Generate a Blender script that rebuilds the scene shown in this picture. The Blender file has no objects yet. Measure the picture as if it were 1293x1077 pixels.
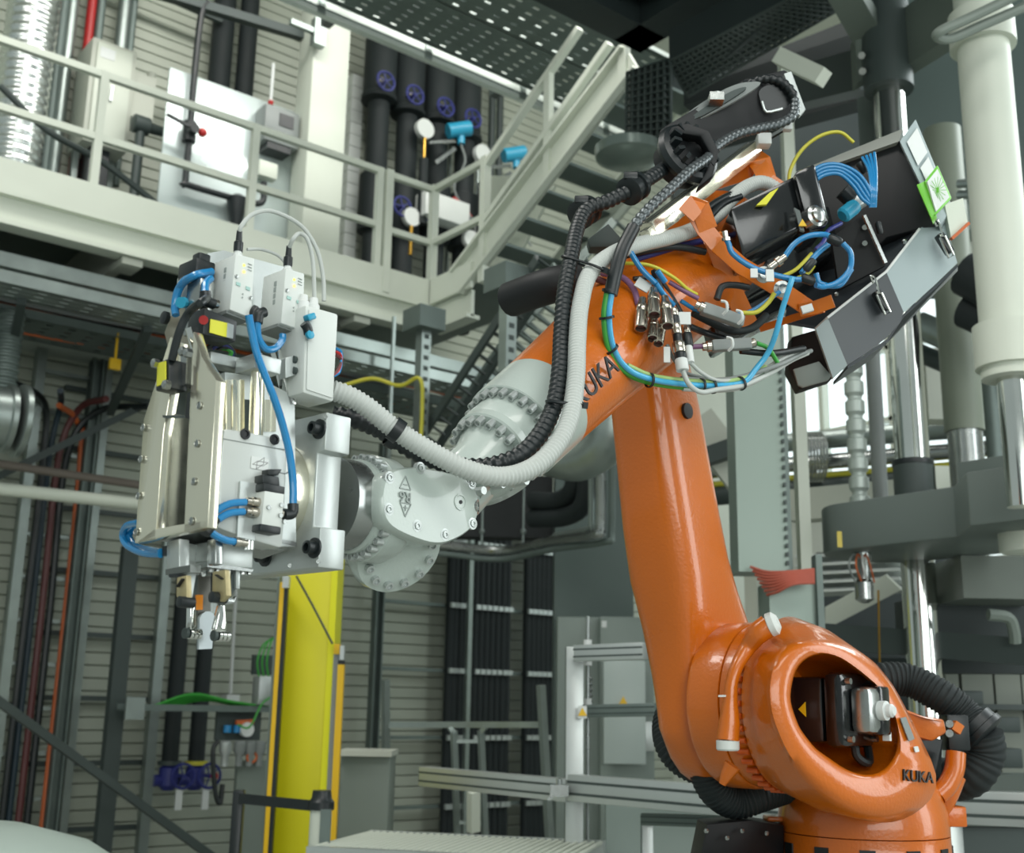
import bpy, bmesh, math, random
from mathutils import Vector as V, Matrix
random.seed(7)
SC = bpy.context.scene
COL = SC.collection
# ---------------------------------------------------------------- camera
F, CX, CY = 1480.0, 646.5, 538.5
PITCH, ROLL, YAW, HC = math.radians(13.56), math.radians(1.0), math.radians(51.3), 1.6
UP = V((0, 0, 1))
FH = V((-math.sin(YAW), math.cos(YAW), 0)); RH = FH.cross(UP)
CF = FH*math.cos(PITCH) + UP*math.sin(PITCH)
U0 = -FH*math.sin(PITCH) + UP*math.cos(PITCH)
CU = U0*math.cos(ROLL) - RH*math.sin(ROLL)
CR = RH*math.cos(ROLL) + U0*math.sin(ROLL)
OC = V((0, 0, HC))
cd = bpy.data.cameras.new('camera'); cam = bpy.data.objects.new('camera', cd); COL.objects.link(cam)
m = Matrix((CR, CU, -CF)).transposed().to_4x4(); m.translation = OC
cam.matrix_world = m
cd.sensor_width = 36; cd.sensor_fit = 'HORIZONTAL'; cd.lens = 36*F/1293; cd.clip_end = 200
cd.dof.use_dof = True; cd.dof.focus_distance = 2.6; cd.dof.aperture_fstop = 5.0
SC.camera = cam
# ---------------------------------------------------------------- world, lamps, exposure
SC.view_settings.view_transform = 'Standard'; SC.view_settings.look = 'None'
SC.view_settings.gamma = 1; SC.view_settings.use_curve_mapping = False
SC.view_settings.exposure = -0.06
w = bpy.data.worlds.new('hall_daylight'); SC.world = w; w.use_nodes = True
w.node_tree.nodes['Background'].inputs[0].default_value = (0.80, 0.93, 0.90, 1)
w.node_tree.nodes['Background'].inputs[1].default_value = 0.44
def area(name, loc, target, sx, sy, power, col=(1, .98, .93)):
    l = bpy.data.lights.new(name, 'AREA'); l.shape = 'RECTANGLE'; l.size = sx; l.size_y = sy; l.energy = power; l.color = col
    o = bpy.data.objects.new(name, l); COL.objects.link(o); o.location = loc
    o.rotation_euler = (V(target)-V(loc)).to_track_quat('-Z', 'Y').to_euler(); return o
area('roof_light_strip', OC + RH*2.5 - FH*3.0 + UP*7.0, (-2.2, 2.2, 1.8), 7, 2.0, 300)
area('roof_light_strip', OC - RH*4.5 + FH*1.5 + UP*8.6, (-3.5, 2.5, 1.5), 6, 1.6, 380)
area('added_offscreen_light', OC + RH*3.5 - FH*6.5 + UP*1.8, (-8.5, 5.5, 3.2), 9.0, 3.5, 480, (.96, 1, .97))  # added unseen fill lamp behind the camera, brightens the area under the balcony
area('added_offscreen_light', OC + RH*7.5 + FH*2.2 + UP*2.2, (-2.2, 2.6, 2.2), 2.0, 6.0, 190, (.95, 1, 1))  # added unseen lamp at the right for the streak highlights on the arm
area('roof_light_strip', (-6.5, 5.5, 11.5), (-9.5, 6.0, 0), 9, 2.0, 1000)
area('roof_light_strip', (-1.0, 10.5, 7.5), (-2.4, 2.5, 1.8), 4, 2.5, 300, (.92, 1, 1))
# ---------------------------------------------------------------- pixel rays
def ray(px, py): return CF + CR*((px-CX)/F) - CU*((py-CY)/F)
def P(px, py, d): return OC + ray(px, py)*d
def PL(px, py, p0, n):
    r = ray(px, py); return OC + r*((p0-OC).dot(n)/r.dot(n))
EX, EY = V((1, 0, 0)), V((0, 1, 0))
def PX(px, py, X): return PL(px, py, V((X, 0, 0)), EX)
def PY(px, py, Y): return PL(px, py, V((0, Y, 0)), EY)
def PZ(px, py, Z): return PL(px, py, V((0, 0, Z)), UP)
# ---------------------------------------------------------------- materials
def lin(c): return tuple(((x/255)/12.92 if x/255 <= .04045 else ((x/255+.055)/1.055)**2.4) for x in c)
MATS = {}
def mat(name, col, rough=.5, metal=0., var=.06, scale=6., bump=0., coat=0., bscale=None, emit=None, estr=0., alpha=None, trans=0., stretch=None, spec=.5):
    if name in MATS: return MATS[name]
    mt = bpy.data.materials.new(name); mt.use_nodes = True; nt = mt.node_tree; N = nt.nodes; L = nt.links
    b = N['Principled BSDF']; c = lin(col)
    b.inputs['Roughness'].default_value = rough; b.inputs['Metallic'].default_value = metal
    b.inputs['Coat Weight'].default_value = coat; b.inputs['Coat Roughness'].default_value = .06
    b.inputs['Specular IOR Level'].default_value = spec
    b.inputs['Transmission Weight'].default_value = trans
    tc = N.new('ShaderNodeTexCoord'); mp = N.new('ShaderNodeMapping'); L.new(tc.outputs['Object'], mp.inputs[0])
    if stretch: mp.inputs['Scale'].default_value = stretch
    no = N.new('ShaderNodeTexNoise'); no.inputs['Scale'].default_value = scale; no.inputs['Detail'].default_value = 5
    L.new(mp.outputs[0], no.inputs[0])
    mx = N.new('ShaderNodeMix'); mx.data_type = 'RGBA'
    mx.inputs[6].default_value = (*[x*(1-2*var) for x in c], 1); mx.inputs[7].default_value = (*[min(1, x*(1+2*var)) for x in c], 1)
    L.new(no.outputs['Fac'], mx.inputs[0]); L.new(mx.outputs[2], b.inputs['Base Color'])
    if var > 0:
        mr = N.new('ShaderNodeMapRange'); mr.inputs['To Min'].default_value = max(.02, rough-.08); mr.inputs['To Max'].default_value = min(1, rough+.1)
        L.new(no.outputs['Fac'], mr.inputs[0]); L.new(mr.outputs[0], b.inputs['Roughness'])
    if bump:
        n2 = N.new('ShaderNodeTexNoise'); n2.inputs['Scale'].default_value = bscale or 120; n2.inputs['Detail'].default_value = 2
        L.new(mp.outputs[0], n2.inputs[0])
        bp = N.new('ShaderNodeBump'); bp.inputs['Strength'].default_value = bump; bp.inputs['Distance'].default_value = .004
        L.new(n2.outputs['Fac'], bp.inputs['Height']); L.new(bp.outputs[0], b.inputs['Normal'])
    if emit:
        b.inputs['Emission Color'].default_value = (*lin(emit), 1); b.inputs['Emission Strength'].default_value = estr
    if alpha is not None: b.inputs['Alpha'].default_value = alpha
    MATS[name] = mt; return mt
ORANGE = mat('orange_paint', (200, 101, 8), .3, 0, .05, 3, .28, .55, 110)
ORANGE2 = mat('orange_bracket_paint', (206, 108, 18), .34, 0, .05, 4, .1, .3)
WHITEP = mat('pale_grey_robot_paint', (176, 187, 181), .3, 0, .04, 4, .1, .45, 140)
CREAM = mat('cream_steel_paint', (205, 211, 198), .5, 0, .05, 1.5, .05)
CREAMD = mat('cream_wall_paint', (186, 190, 178), .55, 0, .05, 1.5)
PLANK = mat('wall_cladding', (166, 172, 158), .42, .0, .09, 1.2, .08, 0, 30, stretch=(1, .3, 1))
CONC = mat('floor_concrete', (150, 154, 148), .6, 0, .12, 1.0, .1, 0, 40)
GALV = mat('galvanised_steel', (150, 160, 156), .36, .75, .12, 5, .05, 0, 40)
GRATE = mat('grating_grey', (158, 166, 158), .5, 0, .1, 4)
GALVD = mat('dull_galvanised_steel', (108, 120, 116), .5, .5, .12, 5, .05, 0, 40)
STEELG = mat('grey_green_painted_steel', (120, 130, 122), .5, 0, .06, 2)
GREYD = mat('dark_grey_steel', (62, 72, 70), .5, .1, .08, 2)
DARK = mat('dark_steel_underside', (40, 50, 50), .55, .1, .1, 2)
BLACK = mat('black_plastic', (24, 31, 33), .38, 0, .1, 8)
BLACKG = mat('black_gloss_paint', (14, 17, 19), .18, 0, .1, 5, .03, .4)
BLACKM = mat('black_matte_sheet', (15, 18, 21), .55, 0, .1, 5)
RUBBER = mat('black_rubber_insulation', (24, 33, 34), .7, 0, .12, 4, .15, 0, 60)
ALU = mat('brushed_aluminium', (236, 232, 212), .2, .88, .07, 4, .05, 0, 60, stretch=(1, 1, .08))
ALUM = mat('matte_aluminium', (190, 196, 194), .36, .6, .05, 4, .04, 0, 80)
CHROME = mat('polished_chrome', (222, 224, 220), .1, 1., .04, 3)
STEEL = mat('machined_steel', (168, 172, 170), .25, .95, .08, 6, .04, 0, 90)
NICKEL = mat('nickel_connector', (190, 184, 172), .2, .95, .06, 10)
WHITE = mat('white_enclosure_plastic', (208, 213, 209), .42, 0, .02, 6)
WHITEH = mat('light_grey_conduit', (184, 189, 185), .5, 0, .03, 12)
BEIGE = mat('beige_anodised', (176, 164, 124), .4, .4, .12, 20, .1)
BLUE = mat('blue_air_hose', (32, 126, 182), .25, 0, .05, 10, 0, .4)
BLUED = mat('dark_blue_handwheel', (46, 52, 120), .4, 0, .05, 10)
CYAN = mat('cyan_plastic', (44, 152, 186), .35, 0, .04, 10)
GREEN = mat('green_cable', (62, 158, 62), .35, 0, .05, 10)
LIME = mat('lime_plastic', (118, 200, 66), .35, 0, .03, 10)
YELLOW = mat('yellow_pillar_paint', (206, 200, 8), .42, 0, .05, 1.5)
YEL2 = mat('yellow_cover', (222, 178, 20), .4, 0, .05, 4)
YCAB = mat('yellow_cable', (196, 190, 60), .4, 0, .05, 10)
YLAB = mat('yellow_label', (210, 208, 56), .5, 0, .03, 30)
PURPLE = mat('purple_cable', (122, 84, 118), .4, 0, .05, 10)
MAROON = mat('maroon_cable', (92, 44, 44), .45, 0, .05, 10)
RED = mat('red_plastic', (176, 36, 36), .4, 0, .05, 8)
REDH = mat('faded_red_hose', (170, 84, 66), .55, 0, .12, 8)
ORP = mat('orange_conduit', (190, 96, 48), .5, 0, .06, 8)
BRASS = mat('brass', (176, 138, 60), .3, .9, .05, 8)
LABEL = mat('white_label', (214, 218, 216), .5, 0, .02, 30)
INK = mat('black_ink', (26, 28, 30), .5, 0, 0, 8)
INKG = mat('grey_ink', (150, 158, 155), .5, 0, 0, 8)
OLABEL = mat('orange_label', (232, 140, 30), .5, 0, .04, 30)
GREYH = mat('grey_plastic', (128, 134, 132), .45, 0, .05, 8)
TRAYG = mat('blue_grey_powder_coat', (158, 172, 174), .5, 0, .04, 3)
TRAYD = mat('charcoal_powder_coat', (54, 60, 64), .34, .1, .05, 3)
FOIL = mat('aluminium_foil_duct', (206, 212, 208), .24, .9, .12, 14, .5, 0, 18)
GLASSB = mat('frosted_window_light', (235, 242, 242), .5, 0, 0, 1, emit=(226, 240, 244), estr=1.15)
GLOW = mat('green_led', (200, 220, 60), .4, 0, 0, 1, emit=(214, 230, 70), estr=2.5)
GLOWO = mat('orange_led', (250, 180, 60), .4, 0, 0, 1, emit=(255, 196, 90), estr=3)
GLASST = mat('clear_plastic_cover', (150, 165, 160), .12, 0, .02, 3, alpha=.38)
# ---------------------------------------------------------------- geometry collector
WO = {}
def frame_of(d):
    d = d.normalized(); u = UP if abs(d.z) < .95 else EX
    a = d.cross(u).normalized(); return a, a.cross(d).normalized()
def spline(pts, n=8):
    pts = [V(p) for p in pts]
    if len(pts) < 3: return [pts[0].lerp(pts[1], i/n) for i in range(n+1)]
    out = []; ext = [pts[0]*2-pts[1]] + pts + [pts[-1]*2-pts[-2]]
    for i in range(1, len(ext)-2):
        a, b, c, d = ext[i-1:i+3]
        for k in range(n):
            t = k/n
            out.append(.5*((2*b)+(c-a)*t+(2*a-5*b+4*c-d)*t*t+(3*b-a-3*c+d)*t**3))
    out.append(pts[-1]); return out
def resample(pts, step):
    out = [pts[0]]; acc = 0.
    for a, b in zip(pts, pts[1:]):
        l = (b-a).length
        if l < 1e-9: continue
        s = step-acc
        while s <= l: out.append(a.lerp(b, s/l)); s += step
        acc = (acc+l) % step
    out.append(pts[-1]); return out
class G:
    def __init__(s): s.v = []; s.f = []
    def add(s, vs, fs):
        o = len(s.v); s.v += [V(x) for x in vs]; s.f += [tuple(i+o for i in f) for f in fs]; return s
    def box(s, c, ax, ay, az):
        c = V(c); q = [c+ax*i+ay*j+az*k for k in (-1, 1) for j in (-1, 1) for i in (-1, 1)]
        fs = [(0, 2, 3, 1), (4, 5, 7, 6), (0, 1, 5, 4), (2, 6, 7, 3), (0, 4, 6, 2), (1, 3, 7, 5)]
        if ax.cross(ay).dot(az) < 0: fs = [f[::-1] for f in fs]
        return s.add(q, fs)
    def ab(s, x0, x1, y0, y1, z0, z1):
        return s.box(((x0+x1)/2, (y0+y1)/2, (z0+z1)/2), EX*abs(x1-x0)/2, EY*abs(y1-y0)/2, UP*abs(z1-z0)/2)
    def bar(s, p, q, w_, h_, up=None):
        p, q = V(p), V(q); d = (q-p)
        if up is None: a, b = frame_of(d)
        else:
            a = d.cross(up).normalized(); b = a.cross(d).normalized()
        return s.box((p+q)/2, a*w_/2, d/2, b*h_/2)
    def loft(s, loops, cap=True, closed=True):
        n = len(loops[0]); o = len(s.v)
        for lp in loops: s.v += [V(x) for x in lp]
        for k in range(len(loops)-1):
            for i in range(n if closed else n-1):
                j = (i+1) % n
                s.f.append((o+k*n+i, o+k*n+j, o+(k+1)*n+j, o+(k+1)*n+i))
        if cap:
            s.f.append(tuple(o+i for i in range(n))[::-1]); s.f.append(tuple(o+(len(loops)-1)*n+i for i in range(n)))
        return s
    def lathe(s, p, axis, prof, n=24, cap=True):
        p = V(p); d = V(axis).normalized(); a, b = frame_of(d)
        return s.loft([[p+d*t+(a*math.cos(k*2*math.pi/n)+b*math.sin(k*2*math.pi/n))*max(r, 1e-4)*1 for k in range(n)][::-1] for r, t in prof], cap)
    def cyl(s, p, q, r, r2=None, n=16):
        p, q = V(p), V(q); return s.lathe(p, q-p, [(r, 0), (r if r2 is None else r2, (q-p).length)], n)
    def ring(s, c, axis, R, r, n=24, k=8):
        c = V(c); d = V(axis).normalized(); a, b = frame_of(d); o = len(s.v)
        for i in range(n):
            t = i*2*math.pi/n; e = a*math.cos(t)+b*math.sin(t)
            for j in range(k):
                u = j*2*math.pi/k; s.v.append(c+e*(R+r*math.cos(u))+d*r*math.sin(u))
        for i in range(n):
            for j in range(k):
                s.f.append((o+i*k+j, o+((i+1) % n)*k+j, o+((i+1) % n)*k+(j+1) % k, o+i*k+(j+1) % k))
        return s
    def tube(s, pts, r, n=10, smooth=8, corr=0, pitch=.012, rads=None):
        pts = spline(pts, smooth) if smooth else [V(p) for p in pts]
        if corr:
            base = resample(pts, pitch/4); rr = [r, r, r-corr, r-corr]
            rad = [rr[i % 4] for i in range(len(base))]; pts = base
        elif rads: rad = [rads[int(t)]+(rads[min(int(t)+1, len(rads)-1)]-rads[int(t)])*(t-int(t)) for t in [i*(len(rads)-1)/(len(pts)-1) for i in range(len(pts))]]
        else: rad = [r]*len(pts)
        a = None; loops = []
        for i, p in enumerate(pts):
            d = (pts[min(i+1, len(pts)-1)]-pts[max(i-1, 0)]).normalized()
            if a is None: a, b = frame_of(d)
            a = (a-d*a.dot(d)).normalized(); b = a.cross(d)
            loops.append([p+(a*math.cos(k*2*math.pi/n)+b*math.sin(k*2*math.pi/n))*rad[i] for k in range(n)])
        return s.loft(loops)
    def prism(s, loop, vec):
        return s.loft([[V(p) for p in loop], [V(p)+V(vec) for p in loop]])
    def ball(s, c, r, n=12, k=7, sq=None):
        c = V(c); A = sq or (EX, EY, UP)
        loops = [[c+(A[0]*math.cos(t*2*math.pi/n)*math.sin(u)+A[1]*math.sin(t*2*math.pi/n)*math.sin(u)+A[2]*math.cos(u))*r for t in range(n)]
                 for u in [max(.02, min(math.pi-.02, j*math.pi/(k-1))) for j in range(k)]]
        return s.loft(loops)
    def obj(s, name, m_, parent=None, bevel=0., seg=2, angle=.6, origin=None, subdiv=0):
        if origin is None:
            lo = V((min(p.x for p in s.v), min(p.y for p in s.v), min(p.z for p in s.v)))
            hi = V((max(p.x for p in s.v), max(p.y for p in s.v), max(p.z for p in s.v)))
            origin = V(((lo.x+hi.x)/2, (lo.y+hi.y)/2, lo.z))
        me = bpy.data.meshes.new(name); me.from_pydata([tuple(p-origin) for p in s.v], [], s.f); me.update()
        bm = bmesh.new(); bm.from_mesh(me)
        bmesh.ops.recalc_face_normals(bm, faces=bm.faces)
        if bevel:
            es = [e for e in bm.edges if len(e.link_faces) == 2 and e.calc_face_angle(0) > .5]
            bmesh.ops.bevel(bm, geom=es, offset=bevel, segments=seg, affect='EDGES', clamp_overlap=True, profile=.5)
        bm.to_mesh(me); bm.free()
        me.polygons.foreach_set('use_smooth', [True]*len(me.polygons)); me.set_sharp_from_angle(angle=angle)
        me.materials.append(m_)
        o = bpy.data.objects.new(name, me); COL.objects.link(o); WO[o.name] = origin
        if parent: o.parent = parent; o.location = origin-WO[parent.name]
        else: o.location = origin
        if subdiv:
            sd = o.modifiers.new('s', 'SUBSURF'); sd.levels = subdiv; sd.render_levels = subdiv
        return o
def tag(o, label, cat, group=None, kind=None):
    o['label'] = label; o['category'] = cat
    if group: o['group'] = group
    if kind: o['kind'] = kind
    return o
def thing(name, label, cat, loc, group=None):
    o = bpy.data.objects.new(name, None); COL.objects.link(o); o.location = V(loc); o.empty_display_size = .1; WO[o.name] = V(loc)
    return tag(o, label, cat, group)
def struct(o): o['kind'] = 'structure'; return o
def plain_group(name, loc):
    o = bpy.data.objects.new(name, None); COL.objects.link(o); o.location = V(loc); WO[o.name] = V(loc); return o
def share(src, name, parent, delta):
    c = src.copy(); c.name = name; COL.objects.link(c); c.parent = parent
    wo = WO[src.name]+V(delta); WO[c.name] = wo; c.location = wo-(WO[parent.name] if parent else V((0, 0, 0))); return c
def text(body, p, right, up, h, mt, parent, name='lettering', depth=.001, sx=1.):
    cu = bpy.data.curves.new(name, 'FONT'); cu.body = body; cu.size = 1; cu.extrude = depth/h; cu.align_x = 'CENTER'; cu.align_y = 'CENTER'
    t = bpy.data.objects.new('tmp', cu); COL.objects.link(t); bpy.context.view_layer.update()
    me = bpy.data.meshes.new_from_object(t.evaluated_get(bpy.context.evaluated_depsgraph_get()))
    bpy.data.objects.remove(t); bpy.data.curves.remove(cu)
    right = V(right).normalized(); n = right.cross(V(up)).normalized(); up = n.cross(right)
    k = h/.69
    for v in me.vertices: c = v.co.copy(); v.co = right*c.x*k*sx+up*c.y*k+n*c.z*k
    me.materials.clear(); me.materials.append(mt)
    o = bpy.data.objects.new(name, me); COL.objects.link(o); WO[o.name] = V(p)
    o.parent = parent; o.location = V(p)-(WO[parent.name] if parent else V((0, 0, 0))); return o
def quad_on(px4, pfun): return [pfun(*p) for p in px4]
# ================================================================ setting
def proj(p):
    v = V(p)-OC; d = v.dot(CF); return CX+F*v.dot(CR)/d, CY-F*v.dot(CU)/d, d
def vz(p, y):                      # height at which the vertical through p shows at image row y
    lo, hi = -3., 25.
    for _ in range(40):
        z = (lo+hi)/2
        if proj((p.x, p.y, z))[1] > y: lo = z
        else: hi = z
    return lo
WX = -12.3
fl = struct(G().ab(-14, 9, -9, 17, -.2, 0).obj('floor', CONC))
wl = struct(G().ab(WX-.4, WX-.05, -3, 15.4, 0, 11.6).obj('wall_left', CREAMD))
# one cladding board, shared by every row
def board(y0, y1, z):
    prof = [(0, .0), (.042, .003), (.05, .010), (.05, .112), (.044, .122), (0, .127)]
    g = G(); L = [[V((WX-.05+a, y, z+b)) for a, b in prof] for y in (y0, y1)]
    return g.loft(L)
segs = [(-2.9, 2.98), (3.0, 7.28), (7.3, 12.98)]
for (y0, y1) in segs:
    first = board(y0, y1, 0.02).obj('cladding_board', PLANK, wl, angle=.3)
    for k in range(1, 88): share(first, 'cladding_board', wl, (0, 0, .13*k))
ce = struct(G().ab(-12.7, -6.6, -3, 15.4, 11.6, 11.8).obj('ceiling', CREAMD))
# back wall with glazing, seen beyond the press
YB = 15.2
wb = struct(G().ab(-12.7, 9, YB, YB+.3, 0, 2.6).ab(-12.7, 9, YB, YB+.3, 8.2, 11.6).ab(-12.7, -12.3, YB, YB+.3, 2.6, 8.2).ab(-3.5, 9, YB, YB+.3, 2.6, 8.2).obj('wall_back', CREAMD))
wn = struct(plain_group('window_1', (-8, YB, 2.6)))
fr = G()
for i in range(8): fr.ab(-12.3+i*1.257-.04, -12.3+i*1.257+.04, YB-.05, YB+.1, 2.6, 8.2)
for i in range(6): fr.ab(-12.3, -3.5, YB-.05, YB+.1, 2.6+i*1.12-.035, 2.6+i*1.12+.035)
fr.obj('window_frame', CREAM, wn)
for i in range(7):
    for j in range(5):
        x0 = -12.3+i*1.257+.04; z0 = 2.6+j*1.12+.035
        if i == j == 0: pane0 = G().ab(x0, x0+1.177, YB+.12, YB+.15, z0, z0+1.05).obj('window_pane', GLASSB, wn)
        else: share(pane0, 'window_pane', wn, (i*1.257, 0, j*1.12))
# ================================================================ balcony
BX, ZD, YC = -9.4, 5.8, 6.44
bal = thing('balcony', 'cream steel balcony deck with deep edge beam along the clad wall', 'balcony', (-10.8, 3, ZD-.5))
G().ab(-12.2, BX, -2, 7.5, ZD-.06, ZD).ab(BX, -8.7, YC, 7.5, ZD-.06, ZD).obj('deck_plate', GALVD, bal)
g = G().ab(BX-.02, BX+.02, -2, YC, ZD-.21, ZD+.06).ab(BX, -8.68, YC-.04, YC, ZD-.21, ZD+.06)
g.obj('kick_plate', CREAM, bal)
g = G().ab(BX-.09, BX-.05, -2, YC+.02, ZD-.47, ZD-.2).ab(BX-.16, BX+.02, -2, YC, ZD-.24, ZD-.21).ab(BX-.16, BX+.02, -2, YC, ZD-.49, ZD-.45)
g.ab(BX, -8.75, YC+.03, YC+.07, ZD-.47, ZD-.2).ab(BX, -8.75, YC-.02, YC+.14, ZD-.49, ZD-.45)
g.obj('edge_beam', CREAM, bal)
for y in (0.3, 1.6, 3.35, 5.65):
    G().ab(-12.2, BX-.1, y-.05, y+.05, ZD-.5, ZD-.06).ab(BX-.28, BX-.02, y-.09, y+.09, ZD-.56, ZD-.5).obj('cross_beam', CREAMD, bal)
# grating below the deck, open bars
gr = plain_group('under_deck_grating', (-10.6, 3, ZD-.9))
tag(gr, 'grey bar grating hung under the cream balcony deck', 'grating')
g = G()
for i in range(30): g.ab(-12.1+i*.085, -12.1+i*.085+.012, -1.5, 6.9, ZD-.72, ZD-.68)
g.obj('bearing_bar_mat', GRATE, gr)['kind'] = 'stuff'
g = G()
for i in range(84): g.ab(-12.1, -9.62, -1.5+i*.1, -1.5+i*.1+.03, ZD-.695, ZD-.665)
g.obj('cross_rod_mat', GRATE, gr)['kind'] = 'stuff'
# railing
rl = thing('balcony_railing', 'cream square-tube railing on the balcony edge with two rails', 'railing', (BX, 3, ZD))
PS = .055
rp = [PX(118, 235, BX).y, PX(315, 290, BX).y, PX(476, 330, BX).y]
for y in [-1.6, 1.0]+rp: G().ab(BX-PS, BX+PS*.0+.01, y-.035, y+.035, ZD, ZD+1.12).obj('post', CREAM, rl)
for z in (1.09, .5):
    G().ab(BX-.055, BX+.005, -2, rp[2], ZD+z-.03, ZD+z+.03).obj('rail', CREAM, rl)
gt = thing('corner_gate_railing', 'cream railing bay that turns the balcony corner by the stair', 'railing', (BX, YC, ZD))
yg = PX(487, 330, BX).y
xe = PY(612, 300, YC).x
for (x, y) in ((BX, yg), (BX, YC), (xe, YC)):
    G().ab(x-.05, x+.03, y-.04, y+.04, ZD-.2, ZD+1.12).obj('post', CREAM, gt)
for z in (1.08, .48):
    G().ab(BX-.05, BX+.01, yg, YC, ZD+z-.03, ZD+z+.03).obj('rail', CREAM, gt)
    G().ab(BX, xe, YC-.03, YC+.03, ZD+z-.03, ZD+z+.03).obj('rail', CREAM, gt)
# stair up to the overhead platform
st = thing('steel_stair', 'cream steel stair climbing from the balcony corner to the dark platform', 'stair', (-8, YC, ZD-.3))
def sp(px, py): return PY(px, py, YC)
s0, s1 = sp(585, 372), sp(806, 88)
dv = (s1-s0).normalized(); nv = V((-dv.z, 0, dv.x))
for yy, nm in ((YC, 'stringer'), (YC+.95, 'stringer')):
    o = V((0, yy-YC, 0))
    g = G().prism([s0+o, s1+o, s1+o+nv*.33, s0+o+nv*.33], V((0, .035, 0)))
    g.prism([s0+o-V((0, .07, 0)), s1+o-V((0, .07, 0)), s1+o+nv*.03-V((0, .07, 0)), s0+o+nv*.03-V((0, .07, 0))], V((0, .1, 0)))
    g.prism([s0+o+nv*.30-V((0, .07, 0)), s1+o+nv*.30-V((0, .07, 0)), s1+o+nv*.33-V((0, .07, 0)), s0+o+nv*.33-V((0, .07, 0))], V((0, .1, 0)))
    g.obj(nm, CREAM, st)
for k in range(8):
    c = s0.lerp(s1, (k+.5)/8)+nv*.2
    G().ab(c.x-.14, c.x+.14, YC+.05, YC+.93, c.z-.03, c.z+.0).obj('tread', GALVD, st)
for a, b in (((612, 212), (732, 36)), ((612, 280), (770, 55))):
    G().bar(sp(*a), sp(*b), .06, .07, EY).obj('stair_rail', CREAM, st)
pp = sp(693, 100); G().ab(pp.x-.04, pp.x+.04, YC-.03, YC+.03, vz(pp, 230), vz(pp, 92)).obj('stair_post', CREAM, st)
pp = sp(788, 100); G().ab(pp.x-.05, pp.x+.05, YC-.03, YC+.03, vz(pp, 110), vz(pp, 58)).obj('stair_post', CREAM, st)
# pale sheet beside the stair
q = [PY(x, y, YC+.975) for x, y in ((618, 352), (618, 222), (650, 222), (700, 235), (640, 352))]
tag(G().prism(q, V((0, .03, 0))).obj('stair_side_panel', CREAM), 'cream sheet panel filling the triangle behind the stair stringer', 'panel')
# white column on the balcony
cp = PX(412, 200, -10.6)
tag(G().ab(-10.95, -10.6, cp.y-.24, cp.y+.22, ZD, 10.6).obj('building_column', CREAM, bevel=.01), 'cream square building column rising behind the balcony railing', 'column')
# glazed strip of ladder-like white panels beside the column
wp = thing('tile_strip', 'narrow bright white gridded strip beside the cream balcony column', 'panel strip', (-12.1, PX(447, 200, -12.1).y, 6))
yl = PX(447, 200, -12.1).y
for k in range(22):
    G().ab(-12.25, -12.05, yl-.11, yl+.06, 5.86+k*.17, 5.86+k*.17+.16).obj('tile', WHITE, wp)
# ---------------- electrical cabinet on legs
CXX = -11.6
a, b = PX(108, 130, CXX), PX(170, 150, CXX)
zt, zb = PX(135, 52, CXX).z, PX(135, 185, CXX).z
y0, y1 = PX(112, 100, CXX).y, PX(168, 120, CXX).y
cab = thing('wall_cabinet', 'pale grey electrical cabinet on black legs behind the balcony railing', 'cabinet', (CXX-.2, (y0+y1)/2, ZD))
G().ab(CXX-.5, CXX, y0, y1, zb, zt).obj('body', CREAMD, cab, bevel=.01)
G().ab(CXX, CXX+.03, y0+.05, y1-.05, zb+.06, zt-.05).obj('door', CREAM, cab, bevel=.006)
G().ab(CXX+.03, CXX+.06, y0+.22, y0+.25, zb+.5, zb+.68).obj('handle', ALUM, cab)
G().ab(CXX+.03, CXX+.035, y0+.08, y0+.24, zt-.22, zt-.1).obj('name_label', LABEL, cab)
for yy in (y0+.05, (y0+y1)/2, y1-.05):
    G().ab(CXX-.4, CXX-.3, yy-.03, yy+.03, ZD, zb).obj('leg', GALV, cab)
G().ab(CXX-.35, CXX-.1, y0+.12, y1-.15, ZD, zb).obj('cable_duct', BLACK, cab)
y2 = PX(195, 150, CXX).y
tag(G().ab(CXX-.35, CXX-.05, y1, y2, PX(185, 150, CXX).z, PX(185, 92, CXX).z).cyl((CXX-.2, y1+.25, PX(185, 92, CXX).z-.05), (CXX-.2, y1+.25, PX(185, 78, CXX).z), .05).obj('junction_box', CREAMD), 'small pale junction box beside the electrical cabinet on legs', 'box')
g = G(); c = PX(178, 158, -11.4); g.lathe(c, EY, [(.06, -.1), (.1, -.08), (.1, .08), (.06, .1), (.05, .3), (.05, .55)], 14).cyl(V((c.x, c.y, ZD)), c, .05)
tag(g.obj('pipe_fitting', GREYD), 'dark pipe fitting between electrical cabinet and bright panel board', 'pipe fitting')
# ---------------- bright sheet board
BDX = -11.0
pts = [PX(x, y, BDX) for x, y in ((215, 84), (373, 148), (373, 312), (199, 262))]
y0, y1 = pts[0].y, pts[1].y; z0, z1 = ZD, pts[0].z
brd = tag(G().ab(BDX-.04, BDX, y0, y1, ZD, z1).obj('panel_board', mat('bright_zinc_sheet', (196, 208, 206), .3, .35, .06, 1.0), bevel=.01), 'bright zinc sheet board standing on the balcony behind pipework', 'board')
g = G(); pl = lambda x, y: PX(x, y, BDX+.12)
g.tube([pl(262, 2), pl(254, 20), pl(245, 100), pl(240, 165), pl(234, 228), pl(236, 233), pl(300, 252)], .035, 10, 5)
g.tube([pl(300, 252), pl(330, 256), pl(333, 230)], .035, 10, 5)
pw = thing('black_water_pipe', 'black pipe run with red-tipped valve across the bright zinc board', 'pipe', pl(234, 232))
g.obj('pipe', BLACK, pw)
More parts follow.
